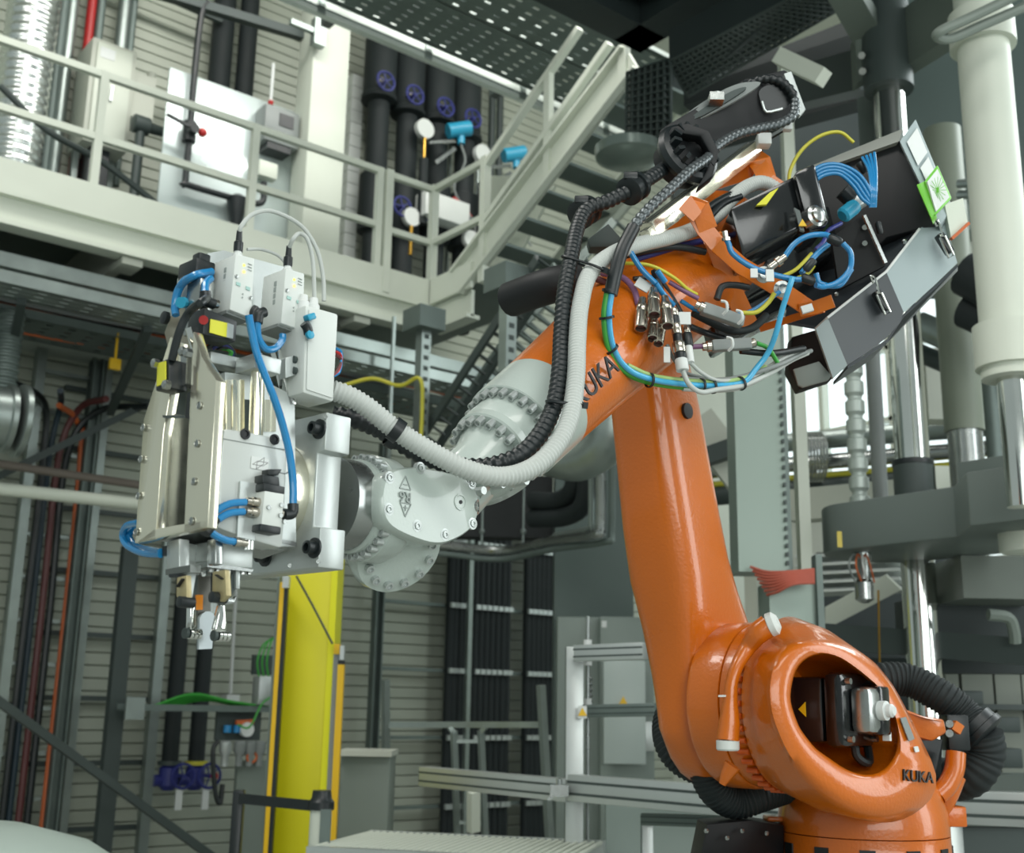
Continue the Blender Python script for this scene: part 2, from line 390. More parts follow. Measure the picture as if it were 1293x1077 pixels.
c = pl(239, 168); G().cyl(c-V((0, .0, .1)), c+V((0, 0, .12)), .07).cyl(c, c+V((.15, -.0, 0)), .05).bar(c+V((.12, -.3, .06)), c+V((.12, 0, 0)), .03, .03).obj('valve', BLACK, pw)
G().ball(c+V((.1, .1, 0)), .05, 10, 6).obj('valve_tip', RED, pw)
c = pl(300, 252); G().lathe(c+V((0, 0, -.5)), UP, [(.01, 0), (.1, .4), (.12, .5), (.05, .55)], 12).obj('funnel', BLACK, pw)
c1, c2 = PX(330, 150, BDX+.15), PX(372, 190, BDX+.15)
gd = thing('gas_detector', 'grey wall instrument with display and antenna on the zinc board', 'instrument', (BDX+.1, c1.y+.2, c2.z))
G().ab(BDX, BDX+.24, c1.y, c2.y, PX(345, 184, BDX+.15).z, PX(345, 138, BDX+.15).z).obj('housing', GREYH, gd, bevel=.02)
G().ab(BDX+.24, BDX+.25, c1.y+.17, c2.y-.08, PX(345, 158, BDX+.2).z, PX(345, 142, BDX+.2).z).obj('display', BLACK, gd)
G().ab(BDX+.02, BDX+.22, c1.y+.06, c2.y-.08, PX(345, 192, BDX+.15).z, PX(345, 184, BDX+.15).z).obj('base', BLACK, gd)
G().cyl((BDX+.1, c1.y+.12, PX(345, 138, BDX+.15).z), (BDX+.1, c1.y+.12, PX(348, 78, BDX+.15).z), .018).obj('antenna', LABEL, gd)
G().ball((BDX+.1, c1.y+.12, PX(345, 128, BDX+.15).z), .035, 8, 5).obj('antenna_foot', RED, gd)
c = PX(336, 216, BDX+.12)
tag(G().box(c, EX*.06, EY*.11, UP*.09).obj('junction_box', CREAM, bevel=.01), 'small cream junction box under the grey instrument on the zinc board', 'box')
# ---------------- insulated vertical pipes on the wall, upper
def vpipe(name, label, px, ytop, ybot, r, x=-12.05, m_=RUBBER, cat='pipe', group=None, ref=None):
    p = PX(px, ref or (ytop+ybot)/2, x); p0 = V((p.x, p.y, vz(p, ybot))); p1 = V((p.x, p.y, vz(p, ytop)))
    o = G().cyl(p0, p1, r, n=18).obj(name, m_); return tag(o, label, cat, group), p0, p1
vpipe('insulated_pipe', 'black insulated pipe rising above the bright zinc board beside a bracket', 280, -60, 240, .13, ref=60)
vpipe('insulated_pipe', 'slimmer black pipe rising above the zinc board under a strut', 312, -60, 250, .11, ref=60)
# row of four thick valve risers
def handwheel(c, axis, R, parent):
    a, b = frame_of(V(axis)); g = G().ring(c, axis, R, R*.12, 20, 6).cyl(V(c)-V(axis)*.12, V(c)+V(axis)*.02, R*.16, n=8)
    for k in range(5):
        t = k*2*math.pi/5; e = (a*math.cos(t)+b*math.sin(t)); g.bar(c, V(c)+e*R, R*.1, R*.1)
    return g.obj('handwheel', BLUED, parent)
RX = -11.7
risers = [(480, 100, 118, 'first valve riser, closest to the white gridded strip', False), (516, 117, 136, 'second valve riser from the gridded strip, with a blue transmitter', True),
          (554, 132, 148, 'third valve riser from the gridded strip, behind the corner post', False), (588, 146, 168, 'fourth valve riser, beside the thin pipes near the stair', True)]
for i, (px, yw, yf, lab, gauge) in enumerate(risers):
    p = PX(px, yw, RX); zb = vz(p, 420); 
    t = thing('valve_riser', 'black insulated ' + lab, 'pipe', (p.x, p.y, zb), 'valve risers on the clad wall')
    zw = p.z; zf = vz(p, yf)-.12
    if i in (0, 2): zl = zf-2.6
    prof = [(.13, 0), (.13, max(.3, (zf-zb)*.42)), (.2, (zf-zb)*.42+.01), (.2, (zf-zb)*.42+.75), (.14, (zf-zb)*.42+.78), (.14, zf-zb-.02), (.23, zf-zb), (.23, zf-zb+.06), (.21, zf-zb+.08), (.21, zf-zb+.85), (.15, zf-zb+.95), (.15, 11.3-zb)]
    G().lathe((p.x, p.y, zb), UP, prof, 20).obj('pipe', RUBBER, t)
    handwheel((p.x+.34, p.y-.12, zw-.22), EX, .125, t)
    handwheel((p.x+.34, p.y+.2, zb+(zf-zb)*.42+.3), EX, .125, t)
    G().cyl((p.x+.17, p.y-.12, zf+.16), (p.x+.26, p.y-.12, zf+.16), .035, n=8).obj('drain_cap', NICKEL, t)
    if gauge:
        c = V((p.x+.34, p.y+.05, zf-.3))
        G().cyl(c-EX*.05, c+EX*.02, .13, n=20).obj('gauge', WHITE, t)
        G().cyl(c-UP*.13, c-UP*.42, .02, n=8).obj('gauge_stem', BRASS, t)
        G().cyl(c-UP*.42, c-UP*1.3, .06, n=10).obj('gauge_pipe', RUBBER, t)
        c2 = V((p.x+.34, p.y+.62, zf-.12))
        G().cyl(c2+V((-.05, -.18, -.06)), c2+V((.05, .1, .04)), .1, n=16).cyl(c2-UP*.05, c2-UP*.2, .05).obj('transmitter', CYAN, t)
        G().tube([c2-UP*.2, c2+V((.1, 0, -.5)), c2+V((.05, -.12, -.9)), c2+V((.1, .2, -1.3))], .015, 6, 5).obj('transmitter_cable', GREYH, t)
        G().bar(c2+V((0, -.1, -.2)), c2+V((0, -.5, -.35)), .04, .04).bar(c2+V((0, -.1, -.3)), c2+V((0, -.4, -.6)), .05, .05).obj('manifold', STEEL, t)
        c3 = V((p.x+.36, p.y+.35, zf-1.35))
        G().box(c3, EX*.12, EY*.34, UP*.16).obj('terminal_box', WHITE, t, bevel=.01)
        c4 = V((p.x+.34, p.y-.1, zf-1.55)); G().cyl(c4-EX*.05, c4+EX*.02, .12, n=18).obj('gauge', WHITE, t)
        G().cyl(c4-UP*.12, c4-UP*.5, .025, n=8).obj('gauge_stem', BRASS, t)
    else:
        c = V((p.x+.3, p.y+.35, zb+.5)); G().cyl(c-EX*.2, c, .1, n=14).obj('sensor_head', WHITE, t)
for k, (px, r) in enumerate(((523, .03), (562, .03), (571, .025), (596, .035), (606, .03), (622, .05), (632, .05))):
    vpipe('thin_riser_pipe', ['thin galvanised riser pipe between first and second valve risers', 'thin galvanised riser pipe just left of the fourth riser wheel', 'thinnest galvanised riser pipe beside the third valve riser', 'widest galvanised riser pipe right behind the fourth valve riser', 'thin galvanised riser pipe after the fourth valve riser', 'first brownish riser pipe beyond the fourth valve riser', 'second brownish riser pipe, closest to the stair'][k], px, 0, 400, r, -12.1, GALV if k < 5 else GREYD, group='thin riser pipes', ref=110)
g = G(); p = PX(572, 250, -11.3)
tag(G().tube([p, PX(585, 262, -11.3), PX(594, 275, -11.3)], .03, 8, 4).obj('red_hose', RED), 'short red hose in front of the fourth valve riser', 'hose')
# ---------------- foil duct, red pipe, strut posts at the far left upper wall
p = PX(25, 150, -11.2)
g = G().tube([V((p.x, p.y, ZD)), V((p.x, p.y, 8.2)), V((p.x-.05, p.y+.05, 11))], .25, 22, 4, .012, .1)
tag(g.obj('foil_duct', FOIL), 'shiny corrugated foil ventilation duct behind the railing', 'duct')
for k, (px, r, mm, lab) in enumerate(((62, .05, GALV, 'grey vertical strut tight beside the foil duct'), (74, .06, GALVD, 'dull vertical strut between foil duct and red pipe'), (85, .07, GALV, 'galvanised vertical strut left of the red pipe'), (110, .05, RED, 'red sprinkler pipe rising behind the cabinet'), (122, .05, GALVD, 'dark vertical strut next to the red pipe'), (152, .07, GALV, 'galvanised strut rising behind the cabinet right side'), (164, .04, GALVD, 'slim dull strut behind the cabinet right side'))):
    vpipe('wall_strut', lab, px, -60, 235, r, -12.1, mm, 'pipe', ref=60)
tag(G().tube([PX(0, 108, -9.9), PX(60, 165, -9.9), PX(130, 205, -9.9), PX(205, 263, -9.9)], .03, 8, 5).obj('handrail_cable', GREYD), 'dark sloping pipe crossing behind the left railing bays', 'pipe')
# overhead struts and trays
def ubar(name, label, a, b, X, w_, h_, m_, cat='cable tray'):
    return tag(G().bar(PX(*a, X), PX(*b, X), w_, h_, UP).obj(name, m_), label, cat)
ubar('support_channel', 'dark steel channel high above the zinc board', (170, -18), (405, 52), -10.9, .1, .1, GREYD, 'beam')
ubar('support_channel', 'slim dark channel parallel above the bright board', (130, -40), (280, 26), -11.9, .06, .08, GREYD, 'beam')
c = PX(402, 42, -10.5)
tag(G().box(c, EX*.05, EY*.07, UP*.16).bar(c, c-EY*.35, .06, .06).obj('channel_bracket', GALV), 'pale end bracket of the channel on the cream column', 'bracket')
def perf_tray(name, label, X0, X1, Z, Y0, Y1, mt, lip=.08, holes=True, lipm=None):
    t = thing(name, label, 'cable tray', ((X0+X1)/2, Y0, Z))
    g = G(); y = Y0; pitch = .2
    wx = X1-X0; n = max(2, int(wx/.1))
    if holes:                                    # slotted bottom: crossing strips leave real slots
        for i in range(n+1): g.ab(X0+wx*i/n-.04, X0+wx*i/n+.04, Y0, Y1, Z, Z+.004)
        k = int((Y1-Y0)/pitch)
        for i in range(k+1): g.ab(X0, X1, Y0+i*pitch-.065, Y0+i*pitch+.065, Z+.001, Z+.005)
    else: g.ab(X0, X1, Y0, Y1, Z, Z+.005)
    g.obj('slotted_bottom', mt, t)
    for x in (X0, X1): G().ab(x-.006, x+.006, Y0, Y1, Z, Z+lip).obj('side_rail', lipm or mt, t)
    return t
zt = PX(395, 12, -9.0).z; y0 = PX(330, -30, -9.0).y; y1 = PX(745, 175, -9.0).y
tb = thing('cable_trunking', 'bright galvanised cable trunking crossing over the valve risers', 'cable trunking', (-9.04, y0, zt))
G().ab(-9.08, -9.0, y0, y1+.6, zt, zt+.23).obj('trunk_body', MATS.get('bright_tray_edge') or mat('bright_tray_edge', (206, 214, 208), .4, .2, .03, 3), tb)
G().ab(-9.1, -8.985, y0, y1+.6, zt+.23, zt+.25).ab(-9.0, -8.985, y0, y1+.6, zt+.05, zt+.06).obj('trunk_lid', GALV, tb)
for k in range(4): G().ab(-9.0, -8.985, y0+.6+k*1.25, y0+.68+k*1.25, zt-.01, zt+.18).obj('splice_plate', GALV, tb)
zt2 = PX(600, 0, -8.0).z
perf_tray('cable_tray', 'wide perforated overhead tray between the bright tray and the platform', -8.9, -8.0, zt2, 3.4, 9.3, GALVD, .08, True, mat('bright_tray_edge', (206, 214, 208), .4, .2, .03, 3))
zt3 = PX(690, 0, -7.2).z
perf_tray('cable_tray', 'perforated overhead tray tucked against the dark platform edge', -7.85, -7.2, zt3, 4.0, 9.0, GALVD, .08, True, MATS['bright_tray_edge'])
for y in (5.2, 7.4):
    tag(G().ab(-9.7, -7.0, y-.05, y+.05, zt2+.25, zt2+.35).obj('tray_hanger', GREYD), 'dark cross hanger above the overhead trays' + (' near the column' if y < 6 else ' near the stair'), 'beam')
# under-balcony trays
ZU = PX(0, 357, -9.2).z
perf_tray('cable_tray', 'bright slotted tray rail just below the balcony grating', -9.5, -9.2, ZU, -1.5, 8.2, GALV, .11)
tag(G().ab(-9.72, -9.5, -1.5, 8.2, ZU+.25, ZU+.37).obj('slotted_channel', GALV), 'upper slotted channel under the balcony grating', 'channel')
ZU2 = PX(0, 400, -10.4).z
perf_tray('cable_tray', 'lower cable tray filled with cables near the clad wall', -10.9, -10.3, ZU2, -1.5, 8.6, GALVD, .09)
for k in range(5):
    tag(G().bar((-9.45, 0.4+k*1.05, ZU-.02), (-11.6, 0.9+k*1.05, ZU-.28), .07, .07).obj('cantilever_arm', GREYD), ['first', 'second', 'third', 'fourth', 'fifth'][k]+' dark cantilever arm below the slotted tray, counted from the spiral duct', 'bracket', 'cantilever arms below the balcony')
rnd = random.Random(3)
for k in range(9):
    c = [BLACK, GREYD, ORP, GREYH, MAROON, GALVD, BLACK, ORP, GREYH][k]
    z = ZU2+.03+.02*k; pts = [V((-10.85+k*.06+rnd.uniform(-.03, .03), y, z+rnd.uniform(-.08, .06))) for y in (-1, .8, 2.2, 3.4, 4.6, 5.8, 7.2, 8.6)]
    nm = ['lowest black', 'dark grey', 'lower orange', 'lower light grey', 'maroon', 'dull silver', 'upper black', 'upper orange', 'topmost light grey'][k]
    tag(G().tube(pts, .022, 6, 3).obj('tray_cable', c), nm+' cable lying in the lower tray under the balcony', 'cable', 'cables in the lower tray')
# yellow-tagged hanger, orange brackets
c = PX(145, 460, -10.3)
tag(G().ab(c.x-.02, c.x+.02, c.y-.05, c.y+.05, c.z-.05, c.z+.05).cyl(c, c+UP*.3, .012, n=6).obj('pull_tag', YEL2), 'small yellow tag hanging below the balcony trays', 'tag')
# beams beyond corner, hanging conduit columns
for k, (px, yt, yb, d, lab) in enumerate(((532, 405, 600, 10.5, 'galvanised hanging strut under the balcony corner with yellow cable'), (641, 355, 470, 9.2, 'galvanised hanging strut below the stair stringer'), (493, 400, 620, 11.0, 'thin hanging rod under the balcony edge beam'))):
    p = P(px, (yt+yb)/2, d); z1, z0 = vz(p, yt), vz(p, yb); w_ = .05 if k < 2 else .015
    t = thing('hanging_strut', lab, 'strut', (p.x, p.y, z0))
    G().ab(p.x-w_, p.x+w_, p.y-w_, p.y+w_, z0, z1).obj('strut', GALV, t)
    if k < 2:
        for i in range(int((z1-z0)/.1)): G().ab(p.x+w_*.9, p.x+w_*1.05, p.y-w_*.5, p.y+w_*.5, z0+.05+i*.1, z0+.09+i*.1).obj('slot', GREYD, t)
        G().box((p.x, p.y, z1), EX*.14, EY*.14, UP*.1).obj('clamp', GALVD, t)
p = P(535, 480, 10.4)
tag(G().tube([P(430, 488, 10.6), P(470, 478, 10.6), P(505, 487, 10.5), P(530, 478, 10.35), P(533, 520, 10.35), P(528, 600, 10.35)], .018, 6, 6).obj('yellow_cable', YCAB), 'yellow cable looping to the hanging strut under the balcony corner', 'cable')
# diagonal perforated trays below the stair
def diag(a, b, wd, mt, lab):
    p, q = P(*a), P(*b); t = thing('diagonal_tray', lab, 'cable tray', q)
    d = (q-p); n = 16
    e1 = d.cross(CF).normalized()
    for s in (-1, 1): G().bar(p+e1*s*wd/2, q+e1*s*wd/2, .03, .09).obj('side_rail', mt, t)
    for k in range(n+1):
        c = p+d*k/n; G().bar(c-e1*wd/2, c+e1*wd/2, .05, .015).obj('rung', mt, t)
diag((690, 335, 9.2), (545, 555, 10.6), .17, GREYD, 'dark diagonal cable ladder descending below the stair')
diag((720, 350, 9.6), (585, 545, 10.8), .3, GALVD, 'grey diagonal slotted tray descending behind the robot forearm')
diag((800, 300, 10.4), (640, 480, 10.75), .45, GALV, 'pale ribbed diagonal tray just above the robot forearm')
# ================================================================ lower left wall services
def vpost(name, label, px, ref, ytop, ybot, wy, wx, X, m_, cat='post', chan=False):
    p = PX(px, ref, X); z0 = max(0, vz(p, ybot)); z1 = vz(p, ytop)
    g = G()
    if chan:
        g.ab(X-wx/2, X+wx/2, p.y-wy/2, p.y-wy/2+.02, z0, z1).ab(X-wx/2, X+wx/2, p.y+wy/2-.02, p.y+wy/2, z0, z1).ab(X-wx/2, X-wx/2+.02, p.y-wy/2, p.y+wy/2, z0, z1)
    else: g.ab(X-wx/2, X+wx/2, p.y-wy/2, p.y+wy/2, z0, z1)
    return tag(g.obj(name, m_), label, cat), p
vpost('support_post', 'pale galvanised post at the left beside the cable ladder', 22, 713, 395, 1400, .09, .09, -11.9, GALV)
vpost('support_post', 'wide grey channel post right of the orange conduit', 98, 713, 400, 1400, .11, .1, -11.9, GALVD, chan=True)
vpost('support_post', 'narrow galvanised post paired with the wide channel', 112, 713, 400, 1400, .075, .1, -11.95, GALV)
vpost('support_post', 'dark post carrying the small tray with green cables', 158, 760, 690, 1400, .15, .1, -11.2, GREYD)
vpost('support_post', 'galvanised post just left of the black valve pipes', 207, 740, 400, 1400, .10, .1, -12.0, GALV)
# cable ladder with black cables
p0 = PX(46, 713, -12.0); lad = thing('vertical_cable_ladder', 'vertical cable ladder with clamps beside the orange conduit', 'cable ladder', (-12.05, p0.y, 0))
for dy in (-.2, .36): G().ab(-12.1, -12.05, p0.y+dy-.02, p0.y+dy+.02, 0, vz(p0, 400)).obj('side_rail', GALVD, lad)
for k in range(13): G().ab(-12.06, -12.0, p0.y-.22, p0.y+.42, .25+k*.42, .29+k*.42).obj('rung', GALV, lad)
for k, (dy, r, mt, lab) in enumerate(((-.06, .035, BLACK, 'thick black cable clipped to the vertical ladder'), (0.0, .03, mat('petrol_blue_cable', (18, 42, 54), .5, 0, .05, 8), 'petrol blue cable clipped to the vertical ladder'), (.09, .035, MAROON, 'brown cable between the black ones on the ladder'), (.17, .035, BLACK, 'slimmer black cable at the right of the ladder'))):
    top = [V((-11.97, p0.y+dy, 0)), V((-11.97, p0.y+dy, 2.5)), V((-11.97, p0.y+dy, 4.0)), V((-11.8, p0.y+dy+.1*(k-1), 4.5)), V((-11.2, p0.y+.5*dy+.4*(k-1.5), ZU-.25))]
    tag(G().tube(top, r, 8, 5).obj('ladder_cable', mt), lab, 'cable', 'cables on the vertical ladder')
p = PX(88, 713, -11.98)
tag(G().tube([V((p.x, p.y, .3)), V((p.x, p.y, 3.9)), V((p.x+.05, p.y-.1, 4.4)), V((p.x+.4, p.y-.4, ZU-.3))], .03, 8, 5).obj('orange_conduit', ORP), 'orange conduit running down the clad wall between posts', 'pipe')
for k in range(8):
    pa = PX(60, 700, -12.1).y; pb = PX(205, 700, -12.1).y
    tag(G().ab(-12.16, -12.1, pa, pb, .35+k*.63, .40+k*.63).obj('wall_rail', GREYD), ['lowest', 'second', 'third', 'fourth', 'fifth', 'sixth', 'seventh', 'eighth'][k]+' thin dark rail up from the floor across the clad wall posts', 'rail', 'rails across the lower clad wall')
# braces and pipes
tag(G().bar(PX(-20, 610, -11.4), PX(190, 508, -11.4), .07, .07).obj('diagonal_brace', GREYD), 'dark diagonal brace rising to the gripper above the white pipe', 'brace')
tag(G().bar(PX(-20, 872, -10.6), PX(290, 1098, -10.6), .09, .07).obj('diagonal_brace', GREYD), 'long dark diagonal brace falling past the yellow pillar foot', 'brace')
tag(G().cyl(PX(-20, 615, -10.2), PX(200, 639, -10.2), .055, n=14).obj('white_pipe', CREAM), 'white horizontal pipe crossing the left wall posts', 'pipe')
tag(G().cyl(PX(-20, 583, -11.0), PX(200, 616, -11.0), .04, n=10).obj('brown_pipe', mat('brown_grey_pipe', (112, 104, 96), .5, 0, .05, 5)), 'brownish thin pipe just above the white pipe', 'pipe')
c = PX(5, 525, -9.6)
dk = thing('spiral_duct', 'short galvanised spiral duct end at the left edge', 'duct', (c.x, c.y, c.z-.25))
G().lathe(c+V((-.1, -.6, 0)), EY, [(.25, 0), (.25, .62), (.28, .63), (.28, .67), (.24, .68), (.24, .3)], 28).obj('shell', GALV, dk)
G().lathe(c+V((-.1, .0, -.0)), EY, [(.285, .12), (.3, .13), (.3, .17), (.285, .18)], 28).obj('flange', GALV, dk)
p = PX(8, 445, -10.2)
tag(G().tube([V((p.x, p.y, vz(p, 495))), V((p.x, p.y, vz(p, 440))), V((p.x, p.y, vz(p, 395)))], .12, 16, 3, .015, .06).obj('flexible_duct', GALVD), 'dull corrugated flexible duct above the spiral duct end', 'duct')
# pale machine cover in the lower left corner
c = P(-85, 1128, 5.2)
prof = [(.02, .3), (.35, .28), (.62, .2), (.8, .08), (.88, -.06), (.9, -.3), (.9, -c.z+.02)]
tag(G().lathe(c, UP, [(r*1.05, z) for r, z in prof][::-1], 48).obj('round_machine_cover', mat('pale_green_grey_lacquer', (176, 190, 182), .35, 0, .04, 2)), 'pale grey rounded machine cover below the diagonal brace', 'machine cover')
# black valve pipes
for k, (px, lab) in enumerate(((217, 'black insulated wall pipe ending in a blue valve with white tag'), (250, 'second black wall pipe ending in a blue valve with red cap'))):
    p = PX(px, 930, -11.95); zb, ztp = vz(p, 962), vz(p, 640)
    t = thing('valve_pipe', lab, 'pipe', (p.x, p.y, zb-.3), 'black pipes with blue valves')
    G().lathe((p.x, p.y, zb), UP, [(.085, 0), (.085, ztp-zb)], 18).obj('pipe', RUBBER, t)
    for zz_ in (zb+.6, ztp-.2): G().ab(-12.28, p.x, p.y-.03, p.y+.03, zz_-.02, zz_+.02).obj('wall_bracket', GALVD, t)
    G().cyl((p.x, p.y, zb-.03), (p.x, p.y, zb+.01), .12, n=16).obj('flange', YCAB if k else GREYD, t)
    G().lathe((p.x, p.y, zb-.28), UP, [(.06, 0), (.1, .05), (.1, .22), (.07, .25)], 14).cyl((p.x-.0, p.y-.16, zb-.18), (p.x, p.y-.05, zb-.18), .06, n=10).obj('valve_body', BLUED, t)
    handwheel((p.x+.22, p.y+.06, zb-.13), EX, .12, t)
    G().box((p.x+.2, p.y+.04, zb-.36), EX*.01, EY*.035, UP*.1).obj('paper_tag', LABEL, t)
    if k: G().cyl((p.x+.24, p.y+.1, zb-.13), (p.x+.26, p.y+.1, zb-.13), .04, n=10).obj('cap', RED, t)
# small tray with green cables
TX = -10.9
a, b = PX(155, 897, TX), PX(345, 897, TX)
tr = thing('bracket_tray', 'small grey bracket tray with slots behind the yellow pillar', 'cable tray', ((a.x, (a.y+b.y)/2, a.z)))
G().ab(TX-.15, TX+.05, a.y, b.y, a.z, a.z+.012).obj('tray_bottom', GALVD, tr)
for x in (TX-.15, TX+.05): G().ab(x-.006, x+.006, a.y, b.y, a.z, a.z+.06).obj('side_rail', GALVD, tr)
G().ab(TX+.05, TX+.07, a.y, a.y+.18, a.z-.08, a.z+.12).obj('end_plate', GALV, tr)
for k in range(6):
    c = PX(262, 891, TX); ln = .3+.05*k
    tag(G().tube([V((TX-.1+.02*k, c.y-ln, a.z+.04)), V((TX-.1+.02*k, c.y-ln*.3, a.z+.1+.012*k)), V((TX-.08+.02*k, c.y+ln*.4, a.z+.1)), V((TX-.08+.02*k, c.y+ln+.1, a.z+.05))], .014, 6, 5).obj('green_cable', GREEN), 'green cable heaped on the small bracket tray', 'cable', 'green cables on the bracket tray')
# pneumatic station on the wall
MX = -10.9
q0, q1 = PX(272, 905, MX), PX(335, 905, MX)
ps = thing('pneumatic_station', 'pneumatic service unit with blue knobs beside the yellow pillar', 'air unit', (MX, q0.y, PX(300, 965, MX).z))
G().ab(MX-.1, MX-.06, PX(278, 900, MX).y, PX(334, 900, MX).y, PX(300, 935, MX).z, PX(300, 898, MX).z).obj('back_plate', GREYD, ps)
for k, px in enumerate((285, 303, 316, 328)):
    c = PX(px, 938, MX); G().lathe(c+UP*.02, -UP, [(.045, 0), (.06, .02), (.06, .1), (.035, .14), (.035, .24)], 12).obj('regulator', GREYH if k else ALUM, ps)
for px in (287, 299): 
    c = PX(px, 925, MX); G().cyl(c, c+UP*.07, .04, n=12).obj('blue_knob', BLUE, ps)
c = PX(311, 921, MX+.03); G().cyl(c-EX*.03, c+EX*.03, .07, n=16).obj('pressure_gauge', LABEL, ps)
G().bar(PX(298, 912, MX+.02), PX(320, 911, MX+.02), .04, .04).obj('orange_block', ORP, ps)
c = PX(318, 956, MX+.02); G().ring(c, EX, .05, .012, 16, 6).obj('orange_ring', ORP, ps)
G().tube([PX(275, 935, MX), PX(269, 950, MX), PX(272, 1000, MX), PX(278, 1014, MX), PX(281, 990, MX)], .025, 8, 6).obj('drop_hose', BLACK, ps)
c = PX(330, 842, MX); d2 = PX(331, 880, MX)
vb = thing('valve_terminal', 'dark valve terminal plate with green cables above the air unit', 'valve block', (MX, c.y, d2.z))
G().ab(MX-.05, MX, PX(320, 842, MX).y, PX(345, 842, MX).y, PX(330, 852, MX).z, PX(330, 827, MX).z).obj('plate', GREYD, vb)
G().ab(MX-.05, MX+.1, PX(323, 842, MX).y, PX(345, 842, MX).y, PX(330, 890, MX).z, PX(330, 854, MX).z).obj('block', ALUM, vb, bevel=.01)
for k, px in enumerate((328, 334, 340)):
    G().tube([PX(px, 860, MX+.05), PX(px-3, 835, MX+.12), PX(px+4, 815-4*k, MX+.1), PX(px+16, 806, MX+.05)], .01, 6, 5).obj('green_lead', GREEN, vb)
G().tube([PX(342, 880, MX+.12), PX(330, 890, MX+.15), PX(315, 918, MX+.15), PX(300, 915, MX+.12)], .01, 6, 5).obj('green_lead', GREEN, vb)
tag(G().ab(-12.3, -12.15, PX(284, 882, -12.2).y, PX(300, 882, -12.2).y, PX(290, 886, -12.2).z, PX(290, 877, -12.2).z).cyl(PX(291, 876, -12.15), PX(298, 740, -12.15), .02, n=6).obj('conduit_box', LABEL), 'small white conduit box on the clad wall above green cables', 'box')
# grey channel beside pillar
vpost('flat_post', 'plain grey flat post behind the pneumatic unit', 322, 985, 960, 1400, .42, .06, -11.0, STEELG)
# ================================================================ yellow pillar and light curtains
pd = 8.0
def vb_px(xl, xr, yref, d, depth, ytop, ybot):
    """upright box whose front face spans xl..xr at row yref; facing the camera heading"""
    a, b = P(xl, yref, d), P(xr, yref, d); m_ = (a+b)/2; z0 = max(0, vz(m_, ybot)); z1 = vz(m_, ytop)
    ax = RH*((b-a).length/2); ay = FH*(depth/2)
    return V((m_.x, m_.y, (z0+z1)/2))+ay, ax, ay, UP*((z1-z0)/2)
def vbox(g, *a): return g.box(*vb_px(*a))
yp = thing('yellow_pillar', 'bright yellow square safety pillar standing below the gripper', 'pillar', V((P(385, 800, pd).x, P(385, 800, pd).y, 0)))
vbox(G(), 355, 418, 850, pd, .4, 690, 1600).obj('body', YELLOW, yp, bevel=.02)
vbox(G(), 412, 420, 850, pd-.02, .3, 690, 1600).obj('edge_strip', mat('bright_yellow_edge', (222, 220, 14), .4, 0, .04, 2), yp)
lc = thing('light_curtain', 'yellow and black light curtain bar on the left of the yellow pillar', 'light curtain', V((P(350, 850, pd-.1).x, P(350, 850, pd-.1).y, 0)))
vbox(G(), 346.5, 352, 850, pd-.15, .06, 735, 1600).obj('yellow_housing', YEL2, lc)
vbox(G(), 352, 357, 850, pd-.15, .05, 740, 1600).obj('black_lens', BLACK, lc)
vbox(G(), 343, 346, 850, pd-.1, .06, 728, 1600).obj('mount_rail', GALVD, lc)
vbox(G(), 357, 365, 730, pd-.15, .06, 727, 742).obj('connector', ALUM, lc)
lc = thing('light_curtain', 'light curtain bar with yellow cap on the right of the yellow pillar', 'light curtain', V((P(430, 850, pd).x, P(430, 850, pd).y, 0)))
vbox(G(), 420, 427, 850, pd-.05, .08, 826, 1600).obj('grey_rail', GREYH, lc)
vbox(G(), 420, 427, 850, pd-.06, .1, 813, 826).obj('yellow_cap', YEL2, lc)
vbox(G(), 426, 434, 850, pd-.1, .05, 839, 1600).obj('yellow_housing', YEL2, lc)
vbox(G(), 426, 434, 850, pd-.1, .05, 834, 839).obj('black_cap', BLACK, lc)
vbox(G(), 429, 434, 830, pd-.1, .05, 815, 833).obj('connector', ALUM, lc)
tag(G().tube([P(374, 727, pd-.06), P(395, 765, pd-.06), P(420, 813, pd-.1)], .008, 6, 5).obj('curtain_cable', GREYD), 'thin dark cable sloping across the yellow pillar face', 'cable')
# belt barrier
bp = P(297, 1040, 6.6)
bb = thing('barrier_post', 'black belt barrier post left of the yellow pillar', 'barrier post', V((bp.x, bp.y, 0)))
vbox(G(), 291, 304, 1040, 6.6, .08, 998, 1600).obj('post', BLACK, bb, bevel=.008)
wp_ = P(404, 1050, 6.3)
bw = thing('barrier_post', 'white round barrier post with black cap before the yellow pillar', 'barrier post', V((wp_.x, wp_.y, 0)))
z1 = vz(wp_, 1010)
G().cyl((wp_.x, wp_.y, 0), (wp_.x, wp_.y, z1-.03), .058, n=20).obj('post', CREAM, bw)
G().lathe((wp_.x, wp_.y, z1-.05), UP, [(.07, 0), (.07, .04), (.055, .06), (.05, .1)], 20).obj('cap', BLACK, bw)
vbox(G(), 403, 416, 1060, 6.22, .03, 1022, 1600).obj('side_channel', GALVD, bw)
tag(G().bar(P(302, 1008, 6.62), P(392, 1017, 6.32), .012, .055, UP).obj('barrier_belt', BLACK), 'black belt stretched between the two barrier posts', 'belt')
